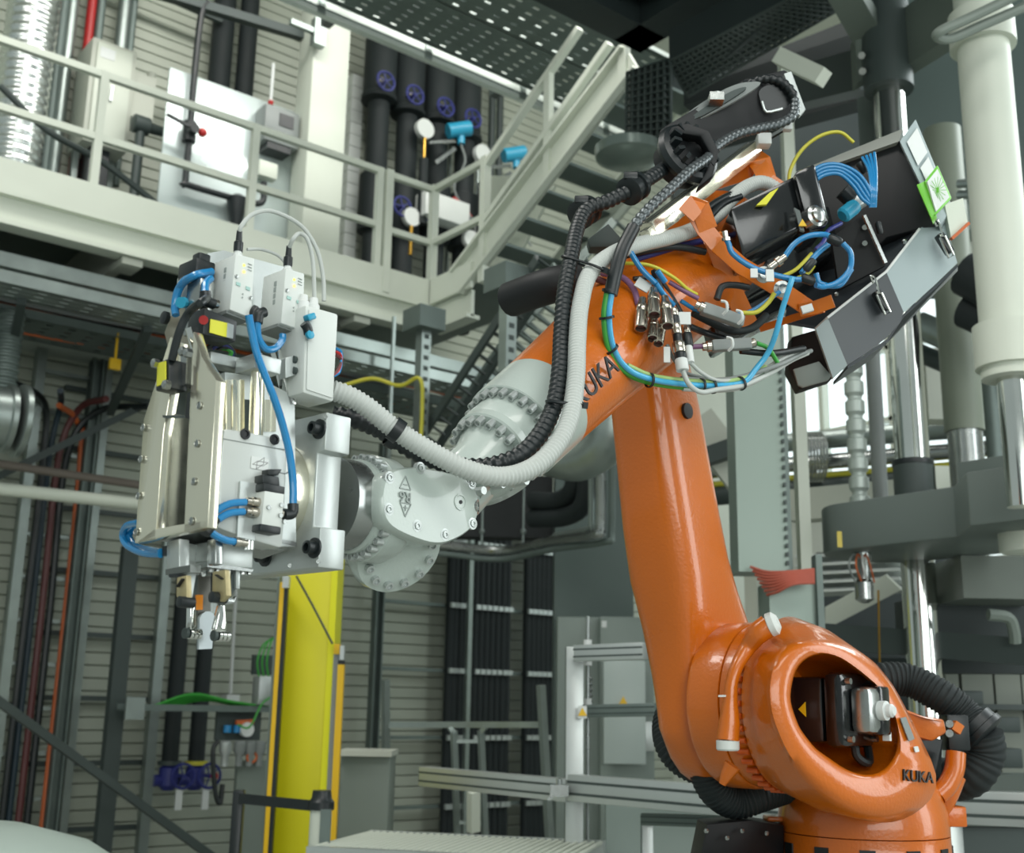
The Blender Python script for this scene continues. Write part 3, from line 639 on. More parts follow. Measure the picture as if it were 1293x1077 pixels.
# ================================================================ centre: wall cabinet, cable bundles, posts
tag(vbox(G(), 429, 491, 1000, 9.2, .5, 951, 1600).obj('floor_cabinet', STEELG, bevel=.01), 'grey green floor cabinet right of the yellow pillar', 'cabinet')
tag(vbox(G(), 425, 494, 955, 9.15, .6, 948, 955).obj('cabinet_top', CREAMD), 'pale top plate on the grey green floor cabinet', 'plate')
WZ = -12.0
def clampset(pxs, r, lab, grp, zrows, ref=800):
    t = thing('cable_bundle', lab, 'cable bundle', (WZ, PX(pxs[0], ref, WZ).y, 0))
    for px in pxs:
        p = PX(px, ref, WZ); G().cyl((p.x, p.y, 0), (p.x, p.y, vz(p, 640)), r, n=8).obj('cable', RUBBER, t)
        for z in zrows: G().box((p.x+r+.02, p.y, z), EX*.02, EY*r*.7, UP*.03).obj('clamp', ALUM, t)
rows = [.45+k*.8 for k in range(6)]
clampset([567, 573, 579, 585], .05, 'narrow bundle of black vertical cables left of the thin post', 'b', rows)
clampset([599, 606, 613, 620, 627, 634, 640], .05, 'wide middle bundle of black vertical cables on the clad wall', 'b', rows)
clampset([665, 671, 677, 683, 689, 695], .052, 'right bundle of black vertical cables beside the grey cabinet', 'b', rows)
for k, z in enumerate(rows): tag(G().ab(WZ-.12, WZ-.04, PX(478, 800, WZ).y, PX(700, 800, WZ).y, z-.02, z+.02).obj('clamp_rail', GALVD), ['lowest', 'second', 'third', 'fourth', 'fifth', 'sixth', 'seventh', 'eighth'][k]+' clamp rail up from the floor behind the black vertical cables', 'rail', 'clamp rails behind cables')
vpost('support_post', 'galvanised post left of the narrow black bundle, next to wall boards', 474, 850, 560, 1400, .12, .1, -12.0, GALVD, chan=True)
vpost('support_post', 'slim pale post between the black cable bundles', 592, 800, 640, 1400, .06, .06, -11.8, GALV)
# horizontal pipes above the bundles
g = G().tube([P(430, 676, 11), P(560, 688, 11), P(636, 695, 11), P(700, 682, 10.4), P(752, 674, 9.9), P(758, 664, 9.9), P(758, 580, 9.9)], .045, 10, 5)
tag(g.obj('steel_pipe', STEEL), 'steel pipe turning up beside the robot link arm', 'pipe')
tag(G().tube([P(430, 688, 11.0), P(560, 699, 11.0), P(632, 706, 11.0), P(700, 693, 10.4), P(764, 684, 9.9), P(772, 670, 9.9), P(773, 560, 9.9)], .03, 10, 5).obj('steel_pipe', GALVD), 'thin lower steel pipe following the first pipe run', 'pipe')
tag(G().tube([P(700, 676, 10.4), P(742, 668, 10.0), P(746, 655, 9.95), P(746, 590, 9.95)], .025, 10, 5).obj('steel_pipe', GALV), 'thin inner steel pipe bending up with white coupling', 'pipe')
tag(vbox(G(), 560, 698, 640, 11.9, .25, 600, 678).obj('black_duct_bank', mat('black_duct_foil', (14, 20, 21), .6, 0, .1, 3)), 'black insulated duct bank behind the robot wrist', 'duct')
for k, (pts, lab) in enumerate((([P(672, 632, 10.8), P(705, 632, 10.6), P(724, 615, 10.4), P(726, 570, 10.4)], 'upper black elbow pipe below the grey elbow duct'), ([P(672, 655, 10.8), P(715, 652, 10.5), P(738, 632, 10.3), P(741, 570, 10.3)], 'lower black elbow pipe below the grey elbow duct'))):
    tag(G().tube(pts, .085, 14, 6).obj('black_elbow_pipe', RUBBER), lab, 'pipe')
tag(G().tube([P(690, 575, 9.4), P(730, 582, 9.2), P(765, 560, 9.0), P(772, 520, 9.0)], .16, 20, 6).obj('grey_elbow_duct', GALV), 'shiny grey elbow duct between forearm and link arm', 'duct')
for px in (609, 661):
    p = P(px, 650, 11.88); tag(G().cyl((p.x, p.y, vz(p, 690)), (p.x, p.y, vz(p, 600)), .012, n=6).ball((p.x, p.y, vz(p, 671)), .035, 8, 5).obj('hanger_rod', GALV), 'thin hanger rod beside the '+('wrist' if px < 620 else 'black elbow pipes'), 'rod')
# grey cabinet wall right of the bundles
tag(vbox(G(), 700, 800, 760, 11.6, .5, 560, 1400).obj('grey_partition', mat('partition_green_grey', (88, 102, 98), .5, 0, .05, 1.5)), 'green grey partition wall behind the link arm', 'partition')
ec = thing('control_cabinet', 'tall grey control cabinet with glass door behind the aluminium rack', 'cabinet', V((P(745, 900, 10.5).x, P(745, 900, 10.5).y, 0)))
vbox(G(), 703, 760, 900, 10.6, .4, 779, 1600).obj('side_body', mat('cabinet_grey', (124, 136, 130), .45, 0, .05, 2), ec, bevel=.01)
vbox(G(), 758, 826, 900, 10.4, .5, 779, 1600).obj('front_body', MATS['cabinet_grey'], ec, bevel=.01)
vbox(G(), 762, 815, 860, 10.3, .05, 834, 965).obj('door', mat('cabinet_pale', (168, 180, 176), .35, 0, .04, 2), ec, bevel=.01)
vbox(G(), 780, 826, 920, 10.25, .04, 911, 948).obj('drawer_front', ALUM, ec, bevel=.005)
vbox(G(), 760, 766, 790, 10.35, .02, 784, 792).obj('name_label', LABEL, ec)
wq = P(787, 885, 10.22)
def tri(g, c, h, right=RH, up=UP, n=None):
    n = n or -FH; return g.prism([c-right*h*.55-up*h*.45, c+right*h*.55-up*h*.45, c+up*h*.55], n*.004)
tri(G(), wq, .075).obj('warning_triangle', YEL2, ec)
# ================================================================ aluminium rack frames
def prof_bar(a, b, w_, h_, name, parent, m_=ALUM):
    g = G().bar(a, b, w_, h_, UP if abs((b-a).normalized().z) < .9 else FH)
    o = g.obj(name, m_, parent, bevel=.004)
    d = (b-a).normalized(); up = UP if abs(d.z) < .9 else FH
    s_ = d.cross(up).normalized(); n_ = s_.cross(d).normalized()
    for q_ in (-.22, .22):                       # slot grooves
        for sd in (1, -1):
            G().bar(a+s_*(w_/2*sd)+n_*h_*q_, b+s_*(w_/2*sd)+n_*h_*q_, .003, h_*.1, up).obj('groove', GREYD, o)
    return o
D1 = 6.6
rk = thing('aluminium_rack', 'aluminium profile rack frame with upright post left of the link arm', 'rack', V((P(722, 1000, D1).x, P(722, 1000, D1).y, 0)))
p = P(725, 950, D1); up_ = V((p.x, p.y, 0)); 
prof_bar(V((p.x, p.y, .02)), V((p.x, p.y, vz(p, 817))), .1, .085, 'upright', rk)
a = P(728, 825, D1); b = P(815, 822, D1-.25); prof_bar(a, b, .07, .09, 'top_beam', rk)
a = P(735, 898, D1+.05); b = P(830, 896, D1-.2); prof_bar(a, b, .07, .07, 'middle_beam', rk, GALVD)
vbox(G(), 730, 741, 899, D1-.07, .01, 891, 907).obj('corner_plate', ALUM, rk)
tri(G(), P(735.5, 899, D1-.08), .045).obj('warning_triangle', YEL2, rk)
p2 = P(742, 900, D1+.1); G().cyl((p2.x, p2.y, .02), (p2.x, p2.y, vz(p2, 778)), .012, n=8).obj('guide_rod', STEEL, rk)
for y in (812, 836, 886): G().cyl((p2.x, p2.y, vz(p2, y+4)), (p2.x, p2.y, vz(p2, y-4)), .024, n=10).obj('rod_nut', LABEL, rk)
for k in range(5): G().ball(V((p2.x, p2.y, vz(p2, 857+k*7)))+RH*.015, .015, 8, 5).obj('chain_bead', STEEL, rk)
D2 = 6.3
lb = thing('long_profile_beam', 'long aluminium profile beam running behind the robot base', 'profile beam', P(900, 1000, D2))
prof_bar(P(536, 980, 7.6), P(722, 998, D2+.15), .09, .12, 'beam_section', lb, CREAM if False else ALUM)
prof_bar(P(722, 994, D2+.1), P(1000, 1018, 5.55), .08, .14, 'beam_section', lb)
for px, py in ((765, 1003), (706, 998), (955, 1010)):
    c = P(px, py, 6.1 if px > 900 else 6.35); G().box(c, RH*.05, FH*.03, UP*.03).cyl(c, c+UP*.06, .015, n=8).bar(c, c-RH*.06-UP*.05, .015, .015).obj('clamp', STEEL, lb)
# lower frame pieces behind the robot base
fr2 = thing('lower_profile_frame', 'low aluminium profile frame below the long beam', 'frame', V((P(830, 1040, 6).x, P(830, 1040, 6).y, 0)))
p = P(817, 1060, 6.2); prof_bar(V((p.x, p.y, .02)), V((p.x, p.y, vz(p, 1028))), .06, .06, 'upright', fr2)
prof_bar(P(812, 1034, 6.2), P(990, 1040, 5.7), .05, .06, 'cross_beam', fr2, GALVD)
vbox(G(), 765, 990, 1045, 6.7, .05, 1018, 1200).obj('back_sheet', mat('pale_green_sheet', (146, 160, 154), .4, 0, .05, 2), fr2)
# ladder and slim uprights near the wall
ld = thing('step_ladder', 'aluminium step ladder leaning by the black cable bundles', 'ladder', V((P(592, 1060, 9.6).x, P(592, 1060, 9.6).y, 0)))
def vlin(a, b, w_, nm, t, m_=GALV): G().bar(P(*a), P(*b), w_, w_*.7).obj(nm, m_, t)
vlin((573, 922, 9.6), (580, 1130, 9.4), .05, 'side_rail', ld); vlin((607, 922, 9.6), (616, 1130, 9.4), .05, 'side_rail', ld)
vlin((573, 936, 9.6), (608, 936, 9.6), .04, 'rung', ld); vlin((577, 1038, 9.5), (612, 1040, 9.5), .04, 'rung', ld); vlin((579, 1075, 9.5), (614, 1077, 9.5), .04, 'rung', ld)
vlin((573, 925, 9.6), (567, 918, 9.6), .05, 'hook', ld); vlin((607, 925, 9.6), (613, 918, 9.6), .05, 'hook', ld)
vlin((598, 1000, 9.4), (598, 1050, 9.4), .09, 'centre_post', ld, CREAM)
tag(G().bar(P(486, 915, 10.0), P(686, 915, 9.6), .04, .05, UP).obj('cross_tube', GALV), 'thin horizontal tube crossing before the black bundles', 'tube')
tag(G().bar(P(487, 858, 10.0), P(488, 1130, 9.9), .055, .05).obj('upright_bar', GALV), 'short pale upright bar left of the step ladder', 'bar')
tag(G().bar(P(683, 865, 9.5), P(698, 1130, 9.3), .06, .05).obj('upright_bar', GALV), 'slightly leaning pale upright bar beside the right bundle', 'bar')
# roller conveyor bed
cv = thing('roller_conveyor', 'ribbed pale roller conveyor bed at the bottom behind the base', 'conveyor', V((P(600, 1070, 6).x, P(600, 1070, 6).y, 0)))
zc = P(545, 1058, 6.6).z
c0, c1 = PZ(430, 1060, zc), PZ(745, 1075, zc)
cn = 34; dx = (c1-c0)
dr = dx.normalized(); pr = UP.cross(dr).normalized()
if pr.dot(FH) < 0: pr = -pr
for k in range(cn):
    s_ = c0+dx*(k+.5)/cn
    if k == 0: r0 = G().cyl(s_-pr*.4, s_+pr*.42, dx.length/cn*.3, n=8).obj('roller', CREAM, cv)
    else: share(r0, 'roller', cv, dx*k/cn)
G().bar(c0-pr*.43-UP*.03, c1-pr*.43-UP*.03, .05, .08, UP).obj('side_frame', ALUM, cv)
G().bar(c0+pr*.45-UP*.03, c1+pr*.45-UP*.03, .05, .08, UP).obj('side_frame', ALUM, cv)
for s_ in (.1, .9):
    for e in (-.4, .4):
        q = c0+dx*s_+pr*e; G().ab(q.x-.03, q.x+.03, q.y-.03, q.y+.03, 0, zc-.05).obj('leg', ALUM, cv)
# ================================================================ overhead platform and press on the right
pf = thing('overhead_platform', 'dark steel platform overhead at the head of the stair', 'platform', (-4.5, 5, 7.2))
zc = PY(808, 67, YC-.1).z; xc = PY(808, 67, YC-.1).x
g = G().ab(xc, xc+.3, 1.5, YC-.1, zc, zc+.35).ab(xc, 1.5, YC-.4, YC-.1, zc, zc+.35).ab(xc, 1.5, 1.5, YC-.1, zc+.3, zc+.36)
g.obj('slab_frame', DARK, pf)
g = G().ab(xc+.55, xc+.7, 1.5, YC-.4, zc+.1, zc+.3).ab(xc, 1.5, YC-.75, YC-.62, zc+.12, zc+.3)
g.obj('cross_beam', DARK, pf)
# mesh-wrapped cable trunking
mt_ = thing('mesh_trunking', 'dark wire mesh cable trunking dropping beside the stair top', 'cable trunking', P(812, 200, 9.0))
def meshbox(name, A, B, C_, Dd, parent, n=7, k=12):
    """wire grid on quad A,B,C,D"""
    A, B, C_, Dd = map(V, (A, B, C_, Dd)); g = G()
    for i in range(n+1): g.bar(A.lerp(B, i/n), Dd.lerp(C_, i/n), .018, .018)
    for j in range(k+1): g.bar(A.lerp(Dd, j/k), B.lerp(C_, j/k), .03, .012)
    o = g.obj(name, GREYD, parent); o['kind'] = 'stuff'; return o
T = lambda x, y, d: P(x, y, d)
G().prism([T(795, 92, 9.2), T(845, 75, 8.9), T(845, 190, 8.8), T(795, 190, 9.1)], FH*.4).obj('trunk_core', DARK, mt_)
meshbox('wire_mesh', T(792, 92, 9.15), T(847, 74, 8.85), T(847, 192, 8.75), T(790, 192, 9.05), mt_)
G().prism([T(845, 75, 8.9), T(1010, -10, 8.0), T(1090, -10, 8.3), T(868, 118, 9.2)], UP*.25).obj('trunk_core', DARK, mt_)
meshbox('wire_mesh', T(845, 78, 8.85), T(1010, -8, 7.95), T(1090, -6, 8.25), T(868, 122, 9.15), mt_, 26, 8)
c = T(795, 196, 8.95)
G().lathe(c, UP, [(.18, -.06), (.26, -.02), (.27, .05), (.26, .06)], 32).obj('drip_bowl', mat('smoky_plastic', (112, 124, 118), .2, .3, .08, 4), mt_)
# dark beams of the press crown
cr = thing('hydraulic_press', 'tall dark grey hydraulic press with chrome columns and rounded platen', 'press', V((P(1163, 780, 7.3).x, P(1163, 780, 7.3).y, 0)))
vbox(G(), 1128, 1330, 160, 8.6, .8, -60, 330).obj('crown_body', mat('crown_dark_green', (70, 84, 80), .5, 0, .05, 2), cr)
G().bar(P(985, 118, 9.2), P(1100, 88, 8.2), .15, .3, UP).obj('side_beam', GREYD, cr)
G().bar(P(1135, 60, 7.9), P(1255, -20, 7.1), .12, .42, UP).obj('side_beam', mat('beam_olive_grey', (96, 106, 98), .5, 0, .05, 2), cr)
G().bar(P(1062, -20, 7.6), P(1108, 62, 8.0), .2, .12).obj('diagonal_beam', MATS['beam_olive_grey'], cr)
q = [P(1080, 45, 7.9), P(1126, 12, 7.75), P(1128, 80, 7.75), P(1083, 104, 7.9)]
G().prism(q, FH*.12).obj('gusset_plate', MATS['beam_olive_grey'], cr)
for x, y in ((1088, 70), (1089, 90), (1117, 56), (1118, 77)): G().cyl(P(x, y, 7.84), P(x, y, 7.74), .024, n=10).obj('bolt', STEEL, cr)
G().lathe(P(1117, 30, 7.9), UP, [(.16, -.5), (.16, .2)], 20).obj('column_nut', GREYD, cr)
for k, (a, b) in enumerate((((870, 130, 9.8), (1085, 60, 9.0)), ((900, 175, 10.4), (1100, 120, 9.6)), ((930, 100, 9.9), (1085, 40, 9.2)))):
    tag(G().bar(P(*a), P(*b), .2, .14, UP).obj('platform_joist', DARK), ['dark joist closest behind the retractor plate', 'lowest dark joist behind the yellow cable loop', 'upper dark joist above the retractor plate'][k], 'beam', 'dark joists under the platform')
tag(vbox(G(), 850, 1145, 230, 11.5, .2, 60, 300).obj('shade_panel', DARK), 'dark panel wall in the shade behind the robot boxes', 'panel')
# cream bracket frame behind the cabinet on the arm
br = thing('cream_bracket_frame', 'cream square-tube bracket frame rising behind the robot', 'frame', P(1008, 700, 7.2))
p = P(990, 66, 7.4); p2 = P(1004, 690, 7.4)
vbox(G(), 999, 1013, 400, 7.4, .1, 66, 735).obj('upright', CREAM, br)
G().bar(P(985, 72, 7.35), P(1040, 98, 7.1), .1, .1, UP).obj('arm', CREAM, br)
# press columns
def vcol(name, label, segs_, px, ref, d, cat='column', group=None):
    p = P(px, ref, d); t = cr if group == 'press' else thing(name, label, cat, V((p.x, p.y, vz(p, segs_[-1][1]))), group)
    for (nm, yb_ref, yb, yt, r, m_) in [(s[0], 0, s[1], s[2], s[3], s[4]) for s in segs_]:
        G().cyl((p.x, p.y, max(0, vz(p, yb))), (p.x, p.y, vz(p, yt)), r, n=28).obj(nm, m_, t)
    return t
vcol('press_column', 'polished chrome press guide column with grey sleeve beside the cover tray', [('chrome_rod', 590, 90, .105, CHROME), ('seal', 588, 582, .125, BLACK), ('sleeve', 660, 586, .12, GREYD)], 1147, 500, 7.3, group='press')
vcol('press_column', 'lower chrome press guide column below the grey platen', [('chrome_rod', 1500, 690, .105, CHROME)], 1163, 780, 7.3, group='press')
vcol('press_cylinder', 'olive grey press cylinder with steel piston behind the tray', [('barrel', 545, 165, .125, mat('olive_grey_paint', (122, 130, 116), .45, 0, .04, 2)), ('piston', 618, 545, .11, STEEL)], 1207, 400, 7.8, group='press')
vcol('white_press_pipe', 'large white vertical pipe with flange collar at the right', [('pipe', 440, -60, .13, CREAM), ('collar', 60, 20, .165, CREAM), ('bottom_collar', 465, 412, .165, CREAM), ('flange', 478, 462, .14, CREAM), ('piston', 640, 478, .07, CHROME)], 1262, 300, 5.9, 'pipe')
t = thing('handle_hoop', 'cream bent tube hoop clamped to the white pipe top', 'tube', P(1230, 20, 5.8))
G().tube([P(1300, -14, 5.75), P(1230, 20, 5.75), P(1190, 38, 5.75), P(1183, 46, 5.78), P(1200, 49, 5.8), P(1240, 32, 5.8), P(1300, 6, 5.8)], .025, 10, 5).obj('hoop', STEELG, t)
vcol('press_rod', 'slim grey guide rod between press column and window', [('guide_rod', 665, 240, .05, GREYH)], 1107, 540, 7.9, group='press')
vcol('press_rod', 'slim steel rod behind the piston at right', [('guide_rod', 640, 430, .055, GALVD)], 1254, 540, 8.0, group='press')
vcol('press_rod', 'dark slim rod between piston and white flange', [('guide_rod', 640, 470, .035, GREYD)], 1278, 540, 6.6, group='press')
# segmented spindle
p = P(1082, 560, 7.4); sg = thing('segmented_spindle', 'pale stacked-segment spindle standing on the grey platen', 'spindle', V((p.x, p.y, vz(p, 648))))
zz = [vz(p, y) for y in (648, 622, 598, 574, 550, 526, 502, 478, 456, 436)]
for z0, z1 in zip(zz, zz[1:]):
    h = z1-z0; G().lathe((p.x, p.y, z0), UP, [(.045, 0), (.05, .01), (.062, .025), (.062, h-.03), (.045, h-.015), (.045, h)], 16).obj('segment', mat('pale_satin_metal', (186, 196, 190), .35, .35, .05, 4), sg)
# platen beam
pl_ = cr
pm = mat('platen_grey', (104, 114, 110), .42, 0, .04, 2)
c = P(1110, 668, 7.2); zt_, zb_ = vz(c, 645), vz(c, 702)
bx = EX; 
def platloop(z):
    out = []; R = .40
    cc = V((c.x, c.y, z))
    for k in range(13):
        t = math.pi/2+k*math.pi/12; out.append(cc+EX*math.cos(t)*R*.75+EY*math.sin(t)*R)
    out += [cc+EX*.75-EY*R, cc+EX*1.0-EY*.7, cc+EX*3.2-EY*.7, cc+EX*3.2+EY*R]
    return out
G().loft([platloop(zb_), platloop(zt_)]).obj('platen', pm, pl_, bevel=.01)
G().ab(c.x+.75, c.x+3.2, c.y-.35, c.y+.4, zt_, zt_+.14).obj('upper_plate', pm, pl_, bevel=.008)
G().ab(c.x+.95, c.x+3.2, c.y-.2, c.y+.3, zt_+.14, zt_+.2).obj('upper_plate', GREYD, pl_)
cc = V((c.x+1.05, c.y-.75, 0)); 
e = P(1290, 672, 6.2); G().lathe((e.x, e.y, vz(e, 697)), UP, [(.085, -.01), (.12, 0), (.12, .1), (.11, .11)], 24).obj('white_cap', CREAM, pl_)
vbox(G(), 1182, 1200, 610, 7.1, .06, 588, 620).obj('white_block', CREAM, pl_)
tp = lambda x, y: PL(x, y, c-EY*.402, EY)
for (x0, x1, y0, y1) in ((1057, 1063, 671, 691), (1141, 1170, 681, 688)):
    a_ = P((x0+x1)/2, (y0+y1)/2, proj(c)[2]-.42)
    G().box(a_, RH*(x1-x0)/2/F*6.8, FH*.004, UP*(y1-y0)/2/F*6.8).obj('yellow_tape', mat('yellow_tape', (168, 150, 50), .3, .2, .05, 30), pl_)
# lower die and slide bodies in the dark
vbox(G(), 1215, 1330, 730, 7.0, .6, 702, 756).obj('slide_block', mat('slide_grey', (110, 118, 110), .45, 0, .1, 3), cr)
vbox(G(), 1170, 1330, 790, 7.4, .6, 752, 812).obj('press_bed', DARK, cr)
tag(G().bar(P(1040, 803, 7.7), P(1330, 826, 6.9), .15, .16, UP).obj('press_rail', GREYD), 'dark horizontal rail crossing behind the chrome column', 'rail')
tag(G().bar(P(1020, 840, 8.3), P(1330, 842, 8.0), .2, .1, UP).obj('press_rail', DARK), 'lower dark rail behind the black hoses', 'rail')
tag(vbox(G(), 1035, 1330, 760, 9.4, .3, 700, 1500).obj('machine_enclosure', DARK), 'dark machine enclosure behind the lower chrome column', 'machine')
tag(G().tube([P(1248, 776, 6.9), P(1273, 780, 6.9), P(1280, 795, 6.9), P(1282, 812, 6.9)], .035, 8, 5).obj('bent_pipe', STEELG), 'bent grey pipe under the slide block', 'pipe')
sh = thing('parts_shelf', 'pale cabinets and jars on shelving at the lower right', 'shelf', P(1240, 1000, 7.6))
for k, (a, b) in enumerate(((1196, 1212), (1216, 1255), (1258, 1290), (1292, 1330))):
    vbox(G(), a, b, 880, 8.4, .3, 842, 1600).obj('shelf_panel', mat('shelf_beige', (122, 128, 118), .5, 0, .08, 3), sh)
for k, (a, b, y0, y1) in enumerate(((1204, 1243, 872, 890), (1255, 1290, 905, 925), (1265, 1293, 945, 970), (1210, 1240, 955, 975))):
    vbox(G(), a, b, y1, 7.9, .2, y0, y1).obj('bin', GREYD, sh, bevel=.01)
vbox(G(), 1190, 1330, 892, 8.1, .3, 889, 896).obj('shelf_board', GREYD, sh)
rb = thing('right_profile_beam', 'aluminium profile beam to the right of the robot base', 'profile beam', P(1250, 1020, 5.8))
prof_bar(P(1195, 1018, 5.9), P(1340, 1024, 5.6), .1, .16, 'beam_section', rb)
for q in (P(1335, 1024, 5.61), P(1200, 1018, 5.89)): prof_bar(V((q.x, q.y, 0)), V((q.x, q.y, q.z-.08)), .08, .08, 'leg', rb)
tag(vbox(G(), 1190, 1340, 1080, 6.4, .3, 1045, 1700).obj('dark_drawer_unit', GREYD), 'dark drawer unit under the right profile beam', 'machine')
tag(vbox(G(), 1190, 1340, 1020, 6.42, .26, 978, 1044).obj('dark_counter', mat('olive_dark', (72, 82, 76), .5, 0, .06, 3)), 'olive dark counter above the right profile beam', 'counter')
# ================================================================ middle right: sheet column, stairs, pipes by the window
sc = thing('sheet_metal_column', 'pale green sheet metal cable column with punched edge behind the link arm', 'column', P(960, 720, 6.8))
vbox(G(), 975, 988, 580, 7.1, .1, 400, 1700).obj('rear_post', GALVD, sc)
vbox(G(), 929, 991, 580, 6.8, .25, 400, 722).obj('sheet', mat('zinc_green_sheet', (128, 142, 134), .38, .35, .06, 1.5), sc)
for k in range(26):
    p = P(989.5, 580, 6.78); z = vz(p, 722-k*11); G().box((p.x, p.y, z), RH*.007, FH*.01, UP*.012).obj('punched_slot', GREYD, sc)
vbox(G(), 991, 996, 580, 6.85, .2, 400, 722).obj('edge_flange', GALVD, sc)
tag(vbox(G(), 972, 1033, 770, 6.5, .3, 735, 1700).obj('grey_box', MATS['zinc_green_sheet']), 'grey sheet metal box under the red hoses', 'box')
tag(vbox(G(), 1033, 1041, 770, 6.45, .1, 700, 1700).obj('frame_post', GALVD), 'thin grey post at the right of the grey sheet box', 'post')
for k in range(8):
    tag(G().tube([P(948+k*3, 716+k*5, 6.6-.015*k), P(968+k*2, 722+k*3.6, 6.5-.015*k), P(995+k, 722+k*2.2, 6.42-.012*k), P(1028, 719+k*2.4, 6.45-.01*k)], .0085, 8, 5).obj('red_hose', REDH), 'faded red hose in the tied bundle above the grey box', 'hose', 'red hoses on the grey box')
# slanted stair stringer behind
dsp = P(950, 620, 9.3); tag(G().bar(P(880, 530, 9.5), dsp, .12, .28).ab(dsp.x-.06, dsp.x+.06, dsp.y-.06, dsp.y+.06, 0, dsp.z).obj('distant_stair', CREAMD), 'pale slanting stringer seen between link arm and sheet column', 'stair')
tag(G().bar(P(870, 585, 9.4), P(940, 560, 9.2), .1, .14).obj('dark_strut', GREYD), 'dark strut behind the link arm near the sheet column', 'strut')
for k, (y, r, m_, lab) in enumerate(((556, .085, GALV, 'large shiny pipe crossing below the bright window'), (584, .07, STEEL, 'second shiny pipe below the window'), (616, .09, GREYD, 'dark pipe under the shiny window pipes'), (601, .03, YCAB, 'yellow pipe among the shiny window pipes'))):
    tag(G().cyl(P(860, y+14, 11.2), P(1300, y-22, 9.6), r, n=16).obj('window_pipe', m_), lab, 'pipe')
for k in range(6):
    c = P(1016+k*4, 578, 10.4); tag(G().ring(c, RH, .22, .012, 20, 5).obj('pipe_strap', STEEL), 'thin steel strap ring around the window pipes', 'strap', 'strap rings on window pipes')
tag(G().bar(P(1000, 640, 9.8), P(1140, 628, 9.2), .2, .26, UP).obj('cream_beam', CREAMD), 'cream beam below the window pipes left of the platen', 'beam')
tag(vbox(G(), 996, 1060, 690, 10.5, .3, 655, 1500).obj('cream_block', CREAMD), 'cream block wall under the cream beam', 'wall block')
for k in range(5):
    tag(G().bar(P(1010, 706+k*11, 8.8), P(1140, 700+k*11, 8.5), .35, .02, UP).obj('louvre_slat', WHITE), ['topmost', 'second', 'third', 'fourth', 'lowest'][k]+' bright white louvre slat under the press platen', 'slat', 'louvre slats under platen')
q = [P(1042, 770, 8.4), P(1042, 795, 8.4), P(1138, 745, 8.2), P(1120, 728, 8.2)]
tag(G().prism(q, UP*.02).obj('pale_chute', CREAM), 'pale sheet chute below the louvre slats', 'chute')
# sensor hanging under the platen
p = P(1090, 720, 7.0)
hs = thing('hanging_sensor', 'small cylindrical steel sensor with wires hanging under the platen', 'sensor', (p.x, p.y, vz(p, 760)))
G().lathe((p.x, p.y, vz(p, 757)), UP, [(.02, -.02), (.055, 0), (.055, .1), (.04, .12), (.04, .22), (.05, .24), (.05, .28)], 16).obj('body', STEEL, hs)
for k in range(4): G().tube([P(1090, 710, 7.0), P(1078+k*5, 700, 6.95), P(1072+k*9, 715, 6.9), P(1080+k*8, 735, 6.95)], .006, 6, 6).obj('wire', [GREYH, ORP, LABEL, ORP][k], hs)
tag(G().tube([P(1109, 745, 6.9), P(1110, 800, 6.9), P(1111, 846, 6.9)], .006, 6, 3).obj('hanging_wire', BRASS), 'thin brass-coloured wire hanging before the chrome column', 'wire')
# background pipes at far right
for k, (a, b, r, m_, lab) in enumerate((((1160, 410, 8.6), (1300, 470, 8.0), .1, GALV, 'grey slanting pipe behind the olive cylinder'), ((1160, 445, 8.8), (1300, 505, 8.2), .07, GREYD, 'dark slanting pipe below the grey slanting pipe'), ((1220, 345, 7.2), (1300, 385, 6.9), .14, RUBBER, 'thick black hose above another, behind the white pipe'), ((1220, 390, 7.3), (1300, 425, 7.0), .12, RUBBER, 'thick lower black hose behind the white pipe'))):
    tag(G().cyl(P(*a), P(*b), r, n=16).obj('slanting_pipe', m_), lab, 'pipe')
tag(vbox(G(), 1222, 1262, 330, 8.2, .3, 288, 345).obj('pale_machine_box', CREAMD), 'pale machine box between the olive cylinder and white pipe', 'box')
tag(vbox(G(), 1170, 1300, 480, 9.2, .2, 440, 530).obj('pale_wall_panel', CREAMD), 'pale panel behind the olive cylinder and rods', 'panel')
tag(vbox(G(), 1205, 1262, 275, 8.0, .2, 258, 290).obj('grey_machine_box', GALVD), 'grey machine box behind the green filter', 'box')
for y in (232, 246):
    tag(G().cyl(P(1210, y, 7.6), P(1262, y-2, 7.4), .03, n=10).obj('short_pipe', GALV), 'short pale horizontal pipe behind the green filter', 'pipe', 'short pipes behind filter')
